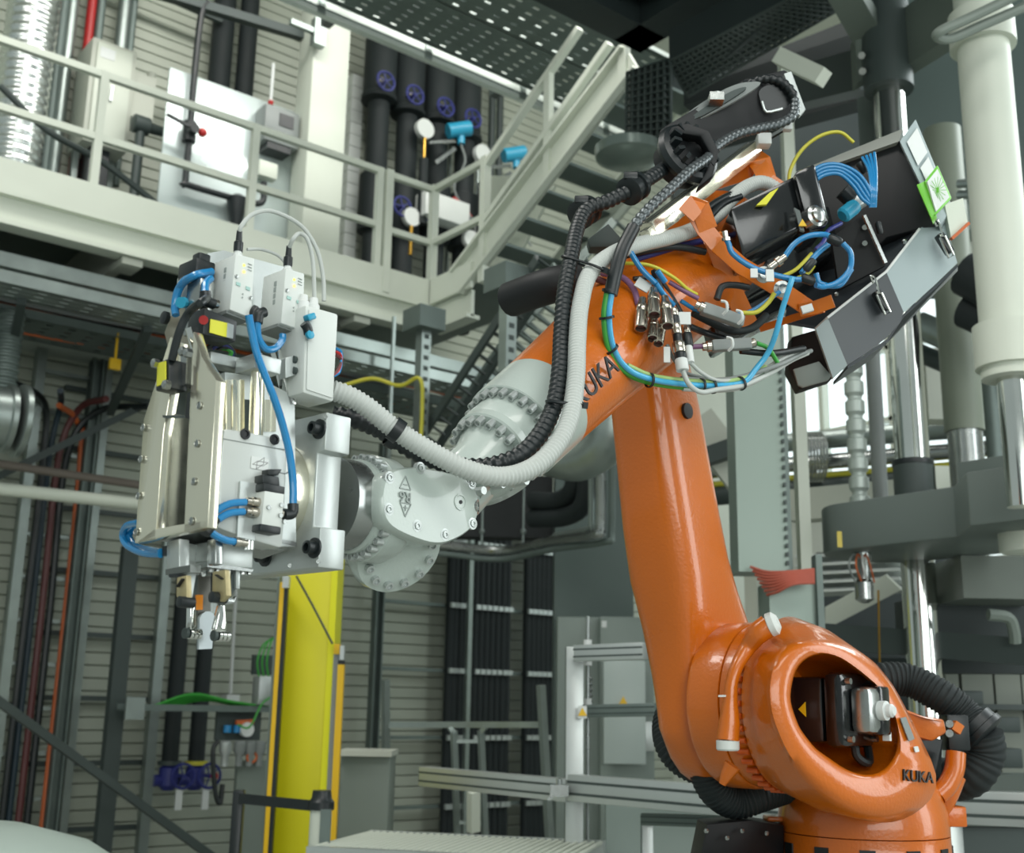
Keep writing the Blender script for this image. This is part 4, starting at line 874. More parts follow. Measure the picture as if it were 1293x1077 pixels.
# ================================================================ the robot
GA = math.radians(43)
G1 = FH*math.cos(GA)+RH*math.sin(GA); AU = -G1; AA = -(UP.cross(G1))
A3 = P(855, 375, 3.3)
def RP(px, py, off=0.): return PL(px, py, A3+AA*off, AA)
A2 = RP(985, 890); A5 = RP(530, 652)
rbase = P(1090, 1060, 3.6)
rob = thing('industrial_robot', 'large orange industrial robot arm with pale grey wrist and cable dress', 'robot', V((rbase.x, rbase.y, 0)))
def rpart(g, name, m_=ORANGE, **k): return g.obj(name, m_, rob, **k)
def sellipse(c, e1, e2, h1, h2, ex=3., n=36):
    out = []
    for k in range(n):
        t = 2*math.pi*k/n; ct, s_ = math.cos(t), math.sin(t)
        out.append(c+e1*h1*math.copysign(abs(ct)**(2/ex), ct)+e2*h2*math.copysign(abs(s_)**(2/ex), s_))
    return out
def bolts(c, axis, R, r, h, n, parent, m_, a0=0., a1=2*math.pi, name='bolt', socket=True):
    a, b = frame_of(axis); ax = axis.normalized()
    for k in range(n):
        t = a0+(a1-a0)*k/n; p = c+(a*math.cos(t)+b*math.sin(t))*R
        g = G()
        if socket: g.lathe(p, ax, [(r, -.004), (r, h), (r*.62, h+.0005), (r*.55, h-.004)], 10)
        else: g.cyl(p, p+ax*h, r, n=6)
        g.obj(name, m_, parent)
# pedestal, base
z0 = vz(rbase, 1130)
rpart(G().cyl((rbase.x, rbase.y, 0), (rbase.x, rbase.y, z0+.01), .42, n=40), 'pedestal', GREYD)
bs = rpart(G().lathe((rbase.x, rbase.y, z0), UP, [(.34, 0), (.34, .05), (.27, .07), (.255, .1), (.255, vz(rbase, 1051)-z0)], 48), 'base')
zs = vz(rbase, 1047)
tt = rpart(G().lathe((rbase.x, rbase.y, zs), UP, [(.25, -.008), (.255, -.006), (.255, .03), (.25, .06), (.235, .12), (.2, .18), (.15, .22)], 48), 'turntable')
for k in range(12):
    t = k*2*math.pi/12+.13; d_ = V((math.cos(t), math.sin(t), 0)); p = V((rbase.x, rbase.y, vz(rbase, 1072)))+d_*.252
    G().box(p, d_*.006, d_.cross(UP)*.022, UP*.022).obj('slot', BLACK, bs)
for px, py, s_ in ((978, 1033, 1), (1203, 1030, 1)):
    c = P(px, py, 3.62); G().box(c, RH*.03, FH*.04, UP*(.008 if px < 1000 else .03)).obj('lug', ORANGE, tt, bevel=.006)
c = P(1196, 1012, 3.62); G().cyl(c-UP*.02, c+UP*.01, .02, n=10).obj('lug_bolt', STEEL, tt)
# ---- carousel
def redo(px, n, ctr):
    """resample a traced pixel loop at even angles about ctr"""
    L = len(px); out = []
    import bisect
    for k in range(n):
        t = 2*math.pi*k/n; d = (math.cos(t), math.sin(t)); best = None
        for i in range(L):
            ax_, ay_ = px[i][0]-ctr[0], px[i][1]-ctr[1]; bx_, by_ = px[(i+1) % L][0]-ctr[0], px[(i+1) % L][1]-ctr[1]
            ex_, ey_ = bx_-ax_, by_-ay_; det = d[0]*(-ey_)+ex_*d[1]
            if abs(det) < 1e-9: continue
            r = (ax_*(-ey_)+ex_*ay_)/det; s = (d[0]*ay_-d[1]*ax_)/det
            if r > 0 and -1e-6 <= s <= 1+1e-6: best = max(best or 0, r)
        out.append((ctr[0]+d[0]*best, ctr[1]+d[1]*best))
    for _ in range(2):
        out = [((out[i-1][0]+2*out[i][0]+out[(i+1) % n][0])/4, (out[i-1][1]+2*out[i][1]+out[(i+1) % n][1])/4) for i in range(n)]
    return out
NHd = (AA*.80-FH*.52+UP*.06).normalized()
CH = A2+AA*.285
hctr = (1068, 900); NN = 64
outer_px = [(972, 835), (985, 815), (1010, 806), (1040, 806), (1075, 815), (1105, 836), (1128, 865), (1147, 900), (1166, 940), (1186, 975), (1186, 1000), (1165, 1022), (1135, 1040), (1100, 1040), (1060, 1025), (1020, 992), (990, 955), (970, 905), (966, 870)]
hole_px = [(996.5, 883), (1003, 847), (1016, 831), (1035, 824), (1060, 830), (1087, 850), (1113, 872), (1128, 900), (1134, 930), (1132, 954), (1113, 977), (1090, 980), (1068, 972), (1029, 945), (1009, 919)]
op, hp = redo(outer_px, NN, hctr), redo(hole_px, NN, hctr)
HP = lambda q, off=0.: PL(q[0], q[1], CH+NHd*off, NHd)
def mixp(a, b, t): return (a[0]+(b[0]-a[0])*t, a[1]+(b[1]-a[1])*t)
fo = [HP(q, -.045) for q in op]; f1 = [HP(mixp(a, b, .16), -.012) for a, b in zip(op, hp)]; f2 = [HP(mixp(a, b, .45), 0) for a, b in zip(op, hp)]
f3 = [HP(mixp(a, b, .9), 0) for a, b in zip(op, hp)]; f4 = [HP(b, -.012) for b in hp]
f5 = [HP(b, -.05) for b in hp]
cb = A2+AA*.035
e1 = G1; e2 = UP
def back_circle(R, off):
    out = []
    for q in fo:
        v = q-(CH); x, y = v.dot(e1), v.dot(e2); l = math.hypot(x, y) or 1; out.append(A2+AA*off+(e1*x/l+e2*y/l)*R)
    return out
b0 = back_circle(.238, .02); b1 = back_circle(.25, .05)
md = [a.lerp(b, .5)+(((a+b)/2-(CH+A2)/2).normalized()*.012) for a, b in zip(b1, fo)]
ih = [A2+AA*.06+(q-A2-AA*.06-AA*(q-A2-AA*.06).dot(AA))*.86 for q in f5]
car = rpart(G().loft([b0, b1, md, fo, f1, f2, f3, f4, f5, ih], cap=False).add([p for p in b0], [tuple(range(NN))]).add([p for p in ih], [tuple(range(NN))]), 'carousel', angle=1.2)
text('KUKA', HP((1159, 981), .004), HP((1178, 983))-HP((1140, 979)), UP, .030, BLACK, car, 'lettering', .002, 1.0)
G().prism([HP((1136, 907), .006), HP((1143, 905), .006), HP((1154, 933), .006), HP((1147, 936), .006)], NHd*.003).obj('type_plate', GREYH, car)
G().prism([HP((1153, 943), .004), HP((1158, 942), .004), HP((1160, 949), .004), HP((1155, 950), .004)], NHd*.003).obj('small_label', LABEL, car)
# motor inside the eye
mc = A2-AA*.02+UP*(-.012); mo = rpart(G().box(mc+AA*.07, G1*.085, AA*.13, UP*.088), 'shoulder_motor', BLACKG, bevel=.012)
c = mc+AA*.235
G().box(c, G1*.095, AA*.03, UP*.1).obj('motor_flange', BLACKG, mo, bevel=.02)
G().box(c+AA*.06, G1*.058, AA*.03, UP*.062).obj('end_housing', STEEL, mo, bevel=.018)
G().box(c+AA*.075+G1*.03, G1*.03, AA*.02, UP*.066).obj('brake_cover', BLACKG, mo, bevel=.01)
G().lathe(c+AA*.09, AA, [(.026, 0), (.026, .02), (.018, .022), (.018, .035), (.012, .042)], 16).obj('end_cap', LABEL, mo)
for s_ in (-1, 1):
    for s2 in (-1, 1): G().cyl(c+G1*.07*s_+UP*.076*s2+AA*.03, c+G1*.07*s_+UP*.076*s2+AA*.045, .009, n=8).obj('bolt', STEEL, mo)
q = mc+AA*.15-G1*.086; G().prism([q+UP*.02, q-UP*.02, q-AA*.022], -G1*.002).obj('warning_triangle', YEL2, mo)
G().prism([c+AA*.1+G1*.028+UP*.008, c+AA*.1+G1*.028-UP*.012, c+AA*.1+G1*.045-UP*.002], AA*.002).obj('warning_triangle', YEL2, mo)
G().box(c+AA*.08+G1*.055-UP*.05, G1*.006, AA*.01, UP*.03).obj('cable_tag', LABEL, mo)
G().tube([c+G1*.03-UP*.06, c+G1*.03-UP*.12, c+G1*.06-UP*.14+AA*.02, c+G1*.1-UP*.1], .012, 8, 5).obj('motor_cable', BLACK, mo)
# ---- shoulder gear ring with tooth-like bolts, arm hub
hubc = A2-AA*.165
gr_ = rpart(G().lathe(A2, AA, [(.2, -.06), (.232, -.055), (.232, -.02), (.225, .0), (.225, .04)], 56), 'gear_flange')
bolts(A2+AA*.012, -AA, .236, .0085, .03, 44, gr_, mat('orange_bolt', (190, 82, 20), .4, 0, .05, 8), name='flange_bolt')
rg = rpart(G().lathe(A2, AA, [(.2, -.17), (.232, -.165), (.238, -.15), (.238, -.075), (.234, -.06), (.2, -.055)], 56), 'hub_ring')
# bumper lugs with white caps on the hub ring
def bumper(pts, cap, capd):
    o = rpart(G().tube([P(*q) for q in pts], .032, 14, 6), 'bumper', ORANGE)
    G().lathe(P(*cap), capd, [(.028, -.02), (.034, -.018), (.034, .012), (.03, .018)], 18).obj('bumper_cap', WHITE, o); return o
bu = rpart(G().tube([P(919, 934, 3.12), P(921, 912, 3.13), P(922, 885, 3.14), P(924, 862, 3.15), P(931, 840, 3.17), P(944, 818, 3.2), P(957, 800, 3.19), P(970, 790, 3.19)], .03, 16, 6, rads=[.03, .028, .02, .017, .018, .022, .03, .032]), 'bumper_rib')
G().lathe(P(919, 940, 3.12), -UP, [(.026, -.012), (.031, -.01), (.031, .012), (.027, .016)], 18).obj('bumper_cap', WHITE, bu)
G().lathe(P(975, 788, 3.185), P(990, 784, 3.17)-P(960, 796, 3.19), [(.026, -.012), (.033, -.008), (.032, .008), (.02, .018)], 18).obj('bumper_cap', WHITE, bu)
rpart(G().tube([P(925, 966, 3.2), P(917, 980, 3.2), P(912, 990, 3.2)], .018, 12, 4, rads=[.024, .017, .01]), 'stop_lug')
rpart(G().prism([P(907, 877.5, 3.13), P(922, 877.5, 3.13), P(922, 880, 3.13), P(907, 880, 3.13)], FH*.003), 'calibration_mark', LABEL)
# ---- link arm: one continuous loft from hub to elbow
path = [((903, 890), .0), ((897, 860), 0), ((886, 820), 0), ((872, 770), 0), ((858, 720), 0), ((848, 660), 0), ((838, 590), 0), ((828, 520), 0), ((818, 460), 0), ((810, 400), 0), ((806, 370), 0)]
hw = [.238, .228, .196, .166, .145, .142, .136, .128, .122, .11, .08]
ht = [.088, .09, .1, .11, .122, .118, .112, .108, .1, .09, .07]
cs = [RP(x, y, -.25) for (x, y), _ in path]
loops = []
d0 = (cs[1]-cs[0]).normalized()
R0 = hw[0]
for s_ in (-.98, -.86, -.65, -.4, -.15):
    n_ = AA.cross(d0).normalized(); loops.append(sellipse(cs[0]+d0*R0*s_, n_, AA, R0*math.sqrt(1-s_*s_), ht[0], 3.2))
for i, c in enumerate(cs):
    d = (cs[min(i+1, len(cs)-1)]-cs[max(i-1, 0)]).normalized(); n_ = AA.cross(d).normalized()
    loops.append(sellipse(c, n_, AA, hw[i], ht[i], 3.6))
la = rpart(G().loft(loops), 'link_arm', angle=1.4)
c = PL(867, 519, RP(867, 519, -.17)-FH*.095, -FH)
hn = (AA-AU*.25).normalized()
# round eye hole near the elbow
sp0 = RP(867, 519, -.139)
G().lathe(sp0+AA*.004, AA, [(.024, -.012), (.024, .003), (.02, .0035)], 24).obj('eye_hole', BLACKM, la)
# ---- forearm
ax0, ax1 = RP(905, 310), RP(683, 513); fd = (ax1-ax0).normalized(); L1 = (ax1-ax0).length
fa = rpart(G().lathe(ax0, fd, [(.04, -.16), (.11, -.13), (.15, -.06), (.158, .03), (.158, L1*.35), (.15, L1*.55), (.128, L1*.92), (.125, L1)], 48), 'forearm', angle=1.2)
rpart(G().lathe(RP(868, 352, -.2), AA, [(.12, -.06), (.17, -.03), (.175, .0), (.175, .16), (.16, .2), (.1, .22)], 40), 'elbow_housing')
fc = ax0.lerp(ax1, .62); fn = (AA+UP*.12-fd*(AA+UP*.12).dot(fd)).normalized()
tp_ = PL(762, 478, fc+AA*.151, (AA*.97+UP*-.1).normalized())
text('KUKA', PL(752, 481, fc+fn*.1495, fn), -fd, fn.cross(-fd), .05, INK, fa, 'lettering', .0015, 1.0)
WL = (RP(625, 566)-ax1).length
wr = rpart(G().lathe(ax1, fd, [(.1255, -.002), (.1255, .004), (.122, WL*.62), (.119, WL*.635), (.101, WL*.64), (.101, WL*.97), (.098, WL)], 48), 'wrist_sleeve', WHITEP)
wc = ax1+fd*WL
G().lathe(wc, fd, [(.096, -.012), (.1, -.008), (.1, .016), (.096, .02), (.085, .022)], 48).obj('sleeve_ring', WHITEP, wr)
bolts(ax1+fd*WL*.64, fd, .1105, .0085, .022, 26, wr, ALUM)
bolts(wc+fd*.022, fd, .088, .0088, .02, 20, wr, ALUM)
iw = rpart(G().lathe(wc+fd*.02, fd, [(.076, 0), (.074, .02), (.062, .06), (.06, .12)], 32), 'inline_wrist', WHITEP)
# wrist yoke plus hand body (rounded stadium casting along the tool axis)
cov = [(482, 612), (490, 594), (520, 588), (560, 594), (590, 602), (604, 618), (607, 640), (603, 662), (585, 678), (555, 690), (520, 680), (488, 664), (480, 640)]
def ssmooth(px, n=3):
    for _ in range(n):
        o = []
        for i in range(len(px)):
            a, b = px[i], px[(i+1) % len(px)]; o += [(a[0]*.75+b[0]*.25, a[1]*.75+b[1]*.25), (a[0]*.25+b[0]*.75, a[1]*.25+b[1]*.75)]
        px = o
    return px
cov = ssmooth(cov, 2)
def scl(px, k):
    cx_, cy_ = sum(p[0] for p in px)/len(px), sum(p[1] for p in px)/len(px); return [(cx_+(x-cx_)*k, cy_+(y-cy_)*k) for x, y in px]
CO = .117
hl = [[RP(x, y, CO)-AA*.16 for x, y in scl(cov, .9)], [RP(x, y, CO)-AA*.03 for x, y in scl(cov, 1.0)], [RP(x, y, CO)-AA*.008 for x, y in scl(cov, 1.0)], [RP(x, y, CO) for x, y in scl(cov, .95)]]
hd = rpart(G().loft(hl), 'hand', WHITEP, angle=.9)
for x, y in ((492, 603), (531, 591), (491, 643), (527, 664), (562, 675), (597, 661), (596, 610)):
    c = RP(x, y, CO); G().lathe(c, AA, [(.0125, -.008), (.0125, .0005), (.0085, .001), (.0085, -.002), (.007, -.002), (.007, .003), (.004, .0033), (.0035, .001)], 14).obj('cover_bolt', ALUM, hd)
c = RP(581, 634, CO); G().lathe(c, AA, [(.017, 0), (.017, .002), (.014, .0022), (.013, .0005), (.006, .001)], 24).obj('plug', WHITEP, hd)
G().lathe(c, AA, [(.004, .001), (.004, .003)], 12).obj('plug_centre', INK, hd)
c = RP(600, 640, CO-.01); G().lathe(c, (AA*.8+G1*.5), [(.016, 0), (.016, .006), (.011, .0065), (.011, .004)], 20).obj('screw_plug', STEEL, hd)
text('R6', RP(511, 627, CO+.001), -G1, -UP, .02, INKG, hd, 'lettering', .002)
for y, f_ in ((610, 1), (643, -1)):
    c = RP(512, y, CO+.001); h_ = .026; q3 = [c-G1*h_*.55-UP*f_*h_*.45, c+G1*h_*.55-UP*f_*h_*.45, c+UP*f_*h_*.55]
    for i in range(3): G().bar(q3[i], q3[(i+1) % 3], .0018, .002, AA).obj('direction_mark', INKG, hd)
    G().bar(c-G1*.005-UP*f_*.003, c+G1*.005-UP*f_*.003, .0018, .002, AA).obj('direction_mark', INKG, hd)
    if f_ < 0: G().bar(c-UP*.003, c+UP*.008, .0018, .002, AA).obj('direction_mark', INKG, hd)
# yoke between the inline wrist and the hand, seen below the hoses
rpart(G().tube([wc+fd*.08, RP(600, 600, -.02), RP(575, 628, -.03), RP(545, 650, -.04)], .062, 18, 6), 'yoke', WHITEP)
yk = rpart(G().lathe(RP(628, 600, .0), (UP*-.8+AA*.35+G1*.25), [(.05, -.05), (.085, -.03), (.09, .0), (.085, .03), (.06, .045)], 30), 'yoke_flange', WHITEP)
for x, y in ((622, 607), (630, 612), (660, 608), (606, 620)): 
    c = RP(x, y, .07); G().cyl(c-AA*.02, c+AA*.012, .009, n=10).obj('bolt', ALUM, yk)
lw = rpart(G().lathe(RP(497, 690, -.02), (UP*-.55+AA*.7-G1*.1), [(.07, -.08), (.095, -.04), (.1, .01), (.092, .03), (.06, .035)], 36), 'lower_gear_cover', WHITEP)
axl = (UP*-.55+AA*.7-G1*.1).normalized()
bolts(RP(497, 690, -.02)+axl*.03, axl, .07, .0095, .014, 12, lw, ALUM)
# tool-side rings
t0 = RP(478, 645); fx = AU
tf = rpart(G().lathe(t0, fx, [(.06, -.045), (.085, -.035), (.1, -.018), (.108, 0), (.108, .042), (.103, .046), (.094, .05), (.094, .07), (.086, .074), (.086, .12)], 48), 'tool_flange', WHITEP)
bolts(t0+fx*.048, fx, .099, .008, .014, 30, tf, ALUM)
G().lathe(t0, fx, [(.08, .076), (.09, .078), (.09, .125), (.08, .128)], 48).obj('flange_ring', STEEL, tf)
# ---- right bracket and big hoses behind the carousel
rpart(G().prism([P(1138, 893, 3.55), P(1168, 905, 3.55), P(1192, 908, 3.6), P(1196, 925, 3.6), P(1178, 936, 3.58), P(1155, 930, 3.55)], FH*.08), 'rear_bracket', bevel=.008)
rpart(G().tube([P(1184, 1004, 3.55), P(1196, 992, 3.56), P(1205, 972, 3.58), P(1207, 950, 3.6)], .03, 12, 6), 'rear_bracket')
rpart(G().tube([P(1188, 1022, 3.6), P(1198, 1004, 3.6), P(1208, 980, 3.62)], .028, 12, 6), 'rear_bracket')
rpart(G().prism([P(1160, 928, 3.62), P(1190, 934, 3.66), P(1188, 975, 3.66), P(1178, 990, 3.62)], FH*.05), 'bracket_recess', BLACK)
h1 = rpart(G().tube([P(1085, 868, 3.85), P(1115, 858, 3.85), P(1150, 860, 3.85), P(1190, 880, 3.8), P(1215, 900, 3.78), P(1232, 917, 3.75)], .056, 20, 6, .004, .016), 'supply_hose', RUBBER)
rpart(G().tube([P(1240, 925, 3.75), P(1243, 950, 3.75), P(1228, 978, 3.75), P(1200, 985, 3.8), P(1170, 975, 3.85)], .066, 20, 6, .003, .02), 'supply_hose', RUBBER)
c = P(1236, 921, 3.75); rpart(G().lathe(c, P(1232, 917, 3.75)-P(1205, 892, 3.79), [(.06, -.03), (.072, -.028), (.072, .0), (.078, .002), (.078, .02), (.06, .03)], 24), 'hose_coupling', BLACK)
rpart(G().box(P(1205, 925, 3.7), RH*.035, FH*.04, UP*.055), 'connector_block', BLACK, bevel=.008)
rpart(G().bar(P(1203, 915, 3.64), P(1213, 922, 3.64), .02, .03), 'connector_clip', ORANGE2)
for y in (914, 926): rpart(G().cyl(P(1199, y, 3.66), P(1199, y, 3.62), .012, n=10), 'connector_pin', STEEL)
# hoses under the arm on the left
rpart(G().tube([P(862, 885, 3.7), P(845, 908, 3.64), P(846, 938, 3.58), P(862, 960, 3.55), P(890, 972, 3.55), P(930, 975, 3.6)], .05, 18, 6, .0035, .012), 'supply_hose', RUBBER)
rpart(G().tube([P(880, 935, 3.5), P(889, 965, 3.48), P(902, 996, 3.48), P(928, 1012, 3.5), P(960, 1003, 3.52), P(1000, 990, 3.6)], .052, 18, 6, .0035, .012), 'supply_hose', RUBBER)
# black connector box at the base
cbx = rpart(G().prism([P(882, 1095, 3.35), P(893, 1041, 3.35), P(948, 1036, 3.45), P(990, 1042, 3.55), P(990, 1095, 3.55)], FH*.18), 'connector_box', BLACKM, bevel=.004)
for x, y in ((892, 1049), (918, 1058), (937, 1049), (968, 1052)): G().ball(P(x, y, 3.33+(x-890)*.0018), .008, 8, 5).obj('screw', STEEL, cbx)
# ================================================================ rear motors, brackets on the forearm
m1 = rpart(G().box(P(975, 282, 3.22), *(lambda d, u, n: (d*.15, u*.07, n*.08))((P(1030, 250, 3.5)-P(940, 296, 3.4)).normalized(), (P(975, 240, 3.45)-P(990, 300, 3.45)).normalized(), FH)), 'rear_motor', BLACKG, bevel=.012)
md_ = (P(1030, 250, 3.5)-P(940, 296, 3.4)).normalized(); mu = (P(975, 240, 3.45)-P(990, 300, 3.45)).normalized()
G().prism([P(955, 259, 3.1), P(972, 243, 3.12), P(983, 237, 3.12), P(968, 258, 3.1)], FH*.01).obj('yellow_label', YLAB, m1)
G().box(P(1016, 265, 3.24), md_*.04, mu*.085, FH*.085).obj('motor_end', BLACKG, m1, bevel=.015)
G().prism([P(1003, 262, 3.13), P(1010, 266, 3.12), P(1016, 292, 3.12), P(1010, 290, 3.12)], FH*.01).obj('end_plate', STEEL, m1)
tri(G(), P(1013, 282, 3.11), .02).obj('warning_triangle', YEL2, m1)
c = P(1031, 272, 3.14); G().lathe(c, -FH+RH*.5, [(.03, -.03), (.03, .0), (.022, .004), (.02, .012), (.01, .016)], 18).obj('end_cap', STEEL, m1)
rpart(G().box(P(985, 330, 3.55), md_*.2, mu*.07, FH*.08), 'rear_motor', BLACKG, bevel=.015)
rpart(G().box(P(945, 395, 3.6), md_*.16, mu*.06, FH*.08), 'rear_motor', BLACKG, bevel=.015)
def strap(pts, w_, nm='orange_bracket', m_=ORANGE2, th=.008):
    """bent flat bar through pixel points, w_ metres wide across the view"""
    Q = [P(*p) for p in pts]; L0 = []
    for i, q in enumerate(Q):
        d = (Q[min(i+1, len(Q)-1)]-Q[max(0, i-1)]).normalized(); s_ = d.cross(-CF).normalized(); n_ = s_.cross(d)
        L0.append([q+s_*w_/2+n_*th/2, q-s_*w_/2+n_*th/2, q-s_*w_/2-n_*th/2, q+s_*w_/2-n_*th/2])
    return rpart(G().loft(L0), nm, m_, angle=.3)
strap([(874, 262, 3.05), (890, 290, 3.05), (905, 308, 3.05), (935, 335, 3.08), (985, 365, 3.12), (1022, 390, 3.16)], .045)
strap([(866, 272, 3.0), (878, 258, 3.0), (884, 262, 3.04), (894, 290, 3.05)], .05)
strap([(900, 300, 3.1), (915, 340, 3.2), (930, 378, 3.3), (945, 410, 3.35)], .055)
strap([(1010, 392, 3.14), (1030, 388, 3.12), (1052, 380, 3.1)], .035)
strap([(960, 415, 3.3), (1000, 402, 3.22), (1040, 390, 3.15)], .02)
strap([(900, 230, 3.5), (945, 216, 3.45), (960, 210, 3.4), (968, 228, 3.38), (985, 240, 3.38)], .05)
strap([(950, 195, 3.5), (962, 202, 3.45), (972, 235, 3.4)], .05)
for x, y in ((964, 347), (987, 365)): rpart(G().lathe(P(x, y, 3.06), -CF, [(.022, 0), (.022, .004), (.012, .006), (.012, .014)], 16), 'washer_bolt', STEEL)
rpart(G().bar(P(1012, 392, 3.08), P(1026, 388, 3.08), .01, .02), 'bracket_tag', LABEL)
# aluminium profile rail carrying the dress pack
def alu_rail(a, b, w_):
    o = rpart(G().bar(a, b, w_, w_, UP), 'slide_rail', ALU, bevel=.003)
    d = (b-a).normalized(); s_ = d.cross(UP).normalized(); n_ = s_.cross(d)
    for q_ in (-.25, .25):
        G().bar(a+n_*w_*.502+s_*w_*q_, b+n_*w_*.502+s_*w_*q_, w_*.12, .002, n_).obj('rail_slot', GREYD, o)
        G().bar(a-s_*w_*.502+n_*w_*q_, b-s_*w_*.502+n_*w_*q_, .002, w_*.12, UP).obj('rail_slot', GREYD, o)
    return o
alu_rail(P(818, 292, 3.02), P(952, 188, 3.5), .045)
alu_rail(P(815, 298, 3.0), P(850, 274, 3.1), .03)
rpart(G().box(P(964, 178, 3.45), RH*.02, FH*.02, UP*.018), 'rail_end_block', LABEL, bevel=.003)
rpart(G().box(P(994, 160, 3.42), RH*.013, FH*.012, UP*.013), 'rail_end_block', LABEL, bevel=.003)
rpart(G().bar(P(968, 176, 3.45), P(992, 162, 3.42), .01, .01), 'link_rod', STEEL)
# black retractor arm plate
rt = rpart(G().prism([P(833, 165, 3.3), P(842, 158, 3.3), P(940, 100, 3.45), P(990, 88, 3.5), P(1000, 93, 3.5), P(1012, 140, 3.5), P(1004, 150, 3.5), P(975, 152, 3.48), P(920, 170, 3.42), P(880, 190, 3.38), P(838, 180, 3.3)], FH*.03), 'retractor_plate', BLACKM, bevel=.003)
sl = ssmooth([(849, 158), (880, 133), (925, 106), (958, 102), (962, 106), (935, 124), (890, 148), (860, 160)], 2)
G().prism([P(x, y, 3.36) for x, y in sl], FH*.01).obj('slotted_window', GREYH, rt)
G().prism([P(x, y, 3.35) for x, y in ssmooth([(862, 156), (885, 138), (925, 113), (948, 108), (925, 124), (888, 146)], 2)], FH*.01).obj('slot_inner', GREYD, rt)
G().box(P(904, 125, 3.33), RH*.02, FH*.02, UP*.012).cyl(P(905, 122, 3.33), P(905, 116, 3.33), .012, n=8).obj('cable_sensor', STEEL, rt)
G().prism([P(990, 93, 3.46), P(999, 90, 3.46), P(1017, 138, 3.44), P(1010, 146, 3.44)], FH*.02).obj('end_strip', ALUM, rt)
pr_ = ssmooth([(957, 112), (980, 104), (998, 106), (1000, 130), (985, 142), (968, 140), (960, 128)], 2)
G().prism([P(x, y, 3.44) for x, y in pr_], FH*.004).obj('plate_recess', BLACK, rt)
G().tube([P(962, 128, 3.4), P(968, 141, 3.4), P(988, 137, 3.4)], .004, 6, 3).obj('wire_loop', ALUM, rt)
# hose clamp ring with fins
kr = rpart(G().ring(P(868, 195, 3.16), (-FH+RH*.55+UP*.3), .072, .022, 28, 8), 'hose_clamp', BLACK)
kx = (-FH+RH*.55+UP*.3).normalized()
G().lathe(P(868, 195, 3.16), kx, [(.05, -.06), (.07, -.06), (.07, .01), (.05, .012)], 28).obj('clamp_sleeve', BLACKM, kr)
a_, b_ = frame_of(kx)
for k in range(14):
    t = k*2*math.pi/14; e_ = a_*math.cos(t)+b_*math.sin(t); G().box(P(868, 195, 3.16)+e_*.062+kx*.025, e_*.012, e_.cross(kx)*.005, kx*.02).obj('clamp_fin', BLACK, kr)
G().prism([P(842, 172, 3.13), P(848, 160, 3.13), P(868, 155, 3.13), P(895, 165, 3.12), (P(908, 190, 3.12)), P(900, 222, 3.12), P(880, 238, 3.12), P(892, 215, 3.12), P(896, 192, 3.12), P(884, 172, 3.12), P(860, 168, 3.13)], FH*.04).obj('clamp_half', BLACKM, kr, bevel=.004)
# two hose couplers on the black conduit
for x, y in ((800, 238), (738, 268)):
    ck = rpart(G().lathe(P(x, y, 3.05), P(x+18, y-12, 3.1)-P(x, y, 3.05), [(.026, -.03), (.038, -.025), (.038, -.012), (.032, -.01), (.032, .01), (.038, .012), (.038, .025), (.026, .03)], 20), 'hose_coupling', BLACK)
    G().box(P(x-4, y-14, 3.03), RH*.018, FH*.015, UP*.01).obj('coupler_lug', BLACK, ck, bevel=.003)
rpart(G().prism([P(742, 302, 3.2), P(768, 282, 3.2), P(784, 300, 3.2), P(800, 312, 3.2), P(770, 312, 3.2), P(745, 312, 3.2)], FH*.05), 'guide_bracket', GREYD, bevel=.003)
rpart(G().tube([P(645, 378, 3.3), P(690, 362, 3.2), P(735, 352, 3.2)], .05, 16, 5), 'black_guide_tube', BLACKM)
# ---- conduits along the arm
def hose(nm, pts, r, m_, corr=0., pitch=.012, n=14, sm=10): return rpart(G().tube([P(*p) for p in pts], r, n, sm, corr, pitch), nm, m_, angle=1.0)
bl = [(850, 205, 3.2), (825, 222, 3.1), (800, 238, 3.05), (768, 254, 3.02), (742, 264, 3.0), (730, 285, 2.95), (722, 320, 2.85), (713, 370, 2.75), (709, 420, 2.68), (707, 465, 2.6), (700, 510, 2.53), (684, 545, 2.47), (660, 572, 2.42), (632, 585, 2.4), (600, 590, 2.4), (560, 585, 2.4), (520, 568, 2.38), (485, 545, 2.36), (450, 530, 2.33), (420, 524, 2.32)]
hose('black_conduit', bl, .0195, BLACK, .003, .0165, 20)
gh = [(990, 245, 3.36), (965, 231, 3.34), (945, 235, 3.3), (925, 250, 3.25), (905, 272, 3.2), (875, 290, 3.12), (845, 300, 3.06), (810, 308, 2.98), (775, 320, 2.88), (745, 345, 2.8), (733, 385, 2.72), (729, 430, 2.64), (727, 480, 2.56), (719, 530, 2.48), (700, 566, 2.42), (670, 592, 2.37), (632, 602, 2.33), (590, 593, 2.3), (545, 571, 2.28), (500, 543, 2.26), (465, 515, 2.25), (440, 500, 2.24), (420, 493, 2.23)]
hose('grey_conduit', gh, .0205, WHITEH, .0022, .009, 18)
def cabletie(nm, c, ax, r, w_=.008, m_=BLACK):
    o = rpart(G().lathe(c, ax, [(r, -w_/2), (r+.003, -w_/2), (r+.003, w_/2), (r, w_/2)], 18, cap=False), nm, m_); return o
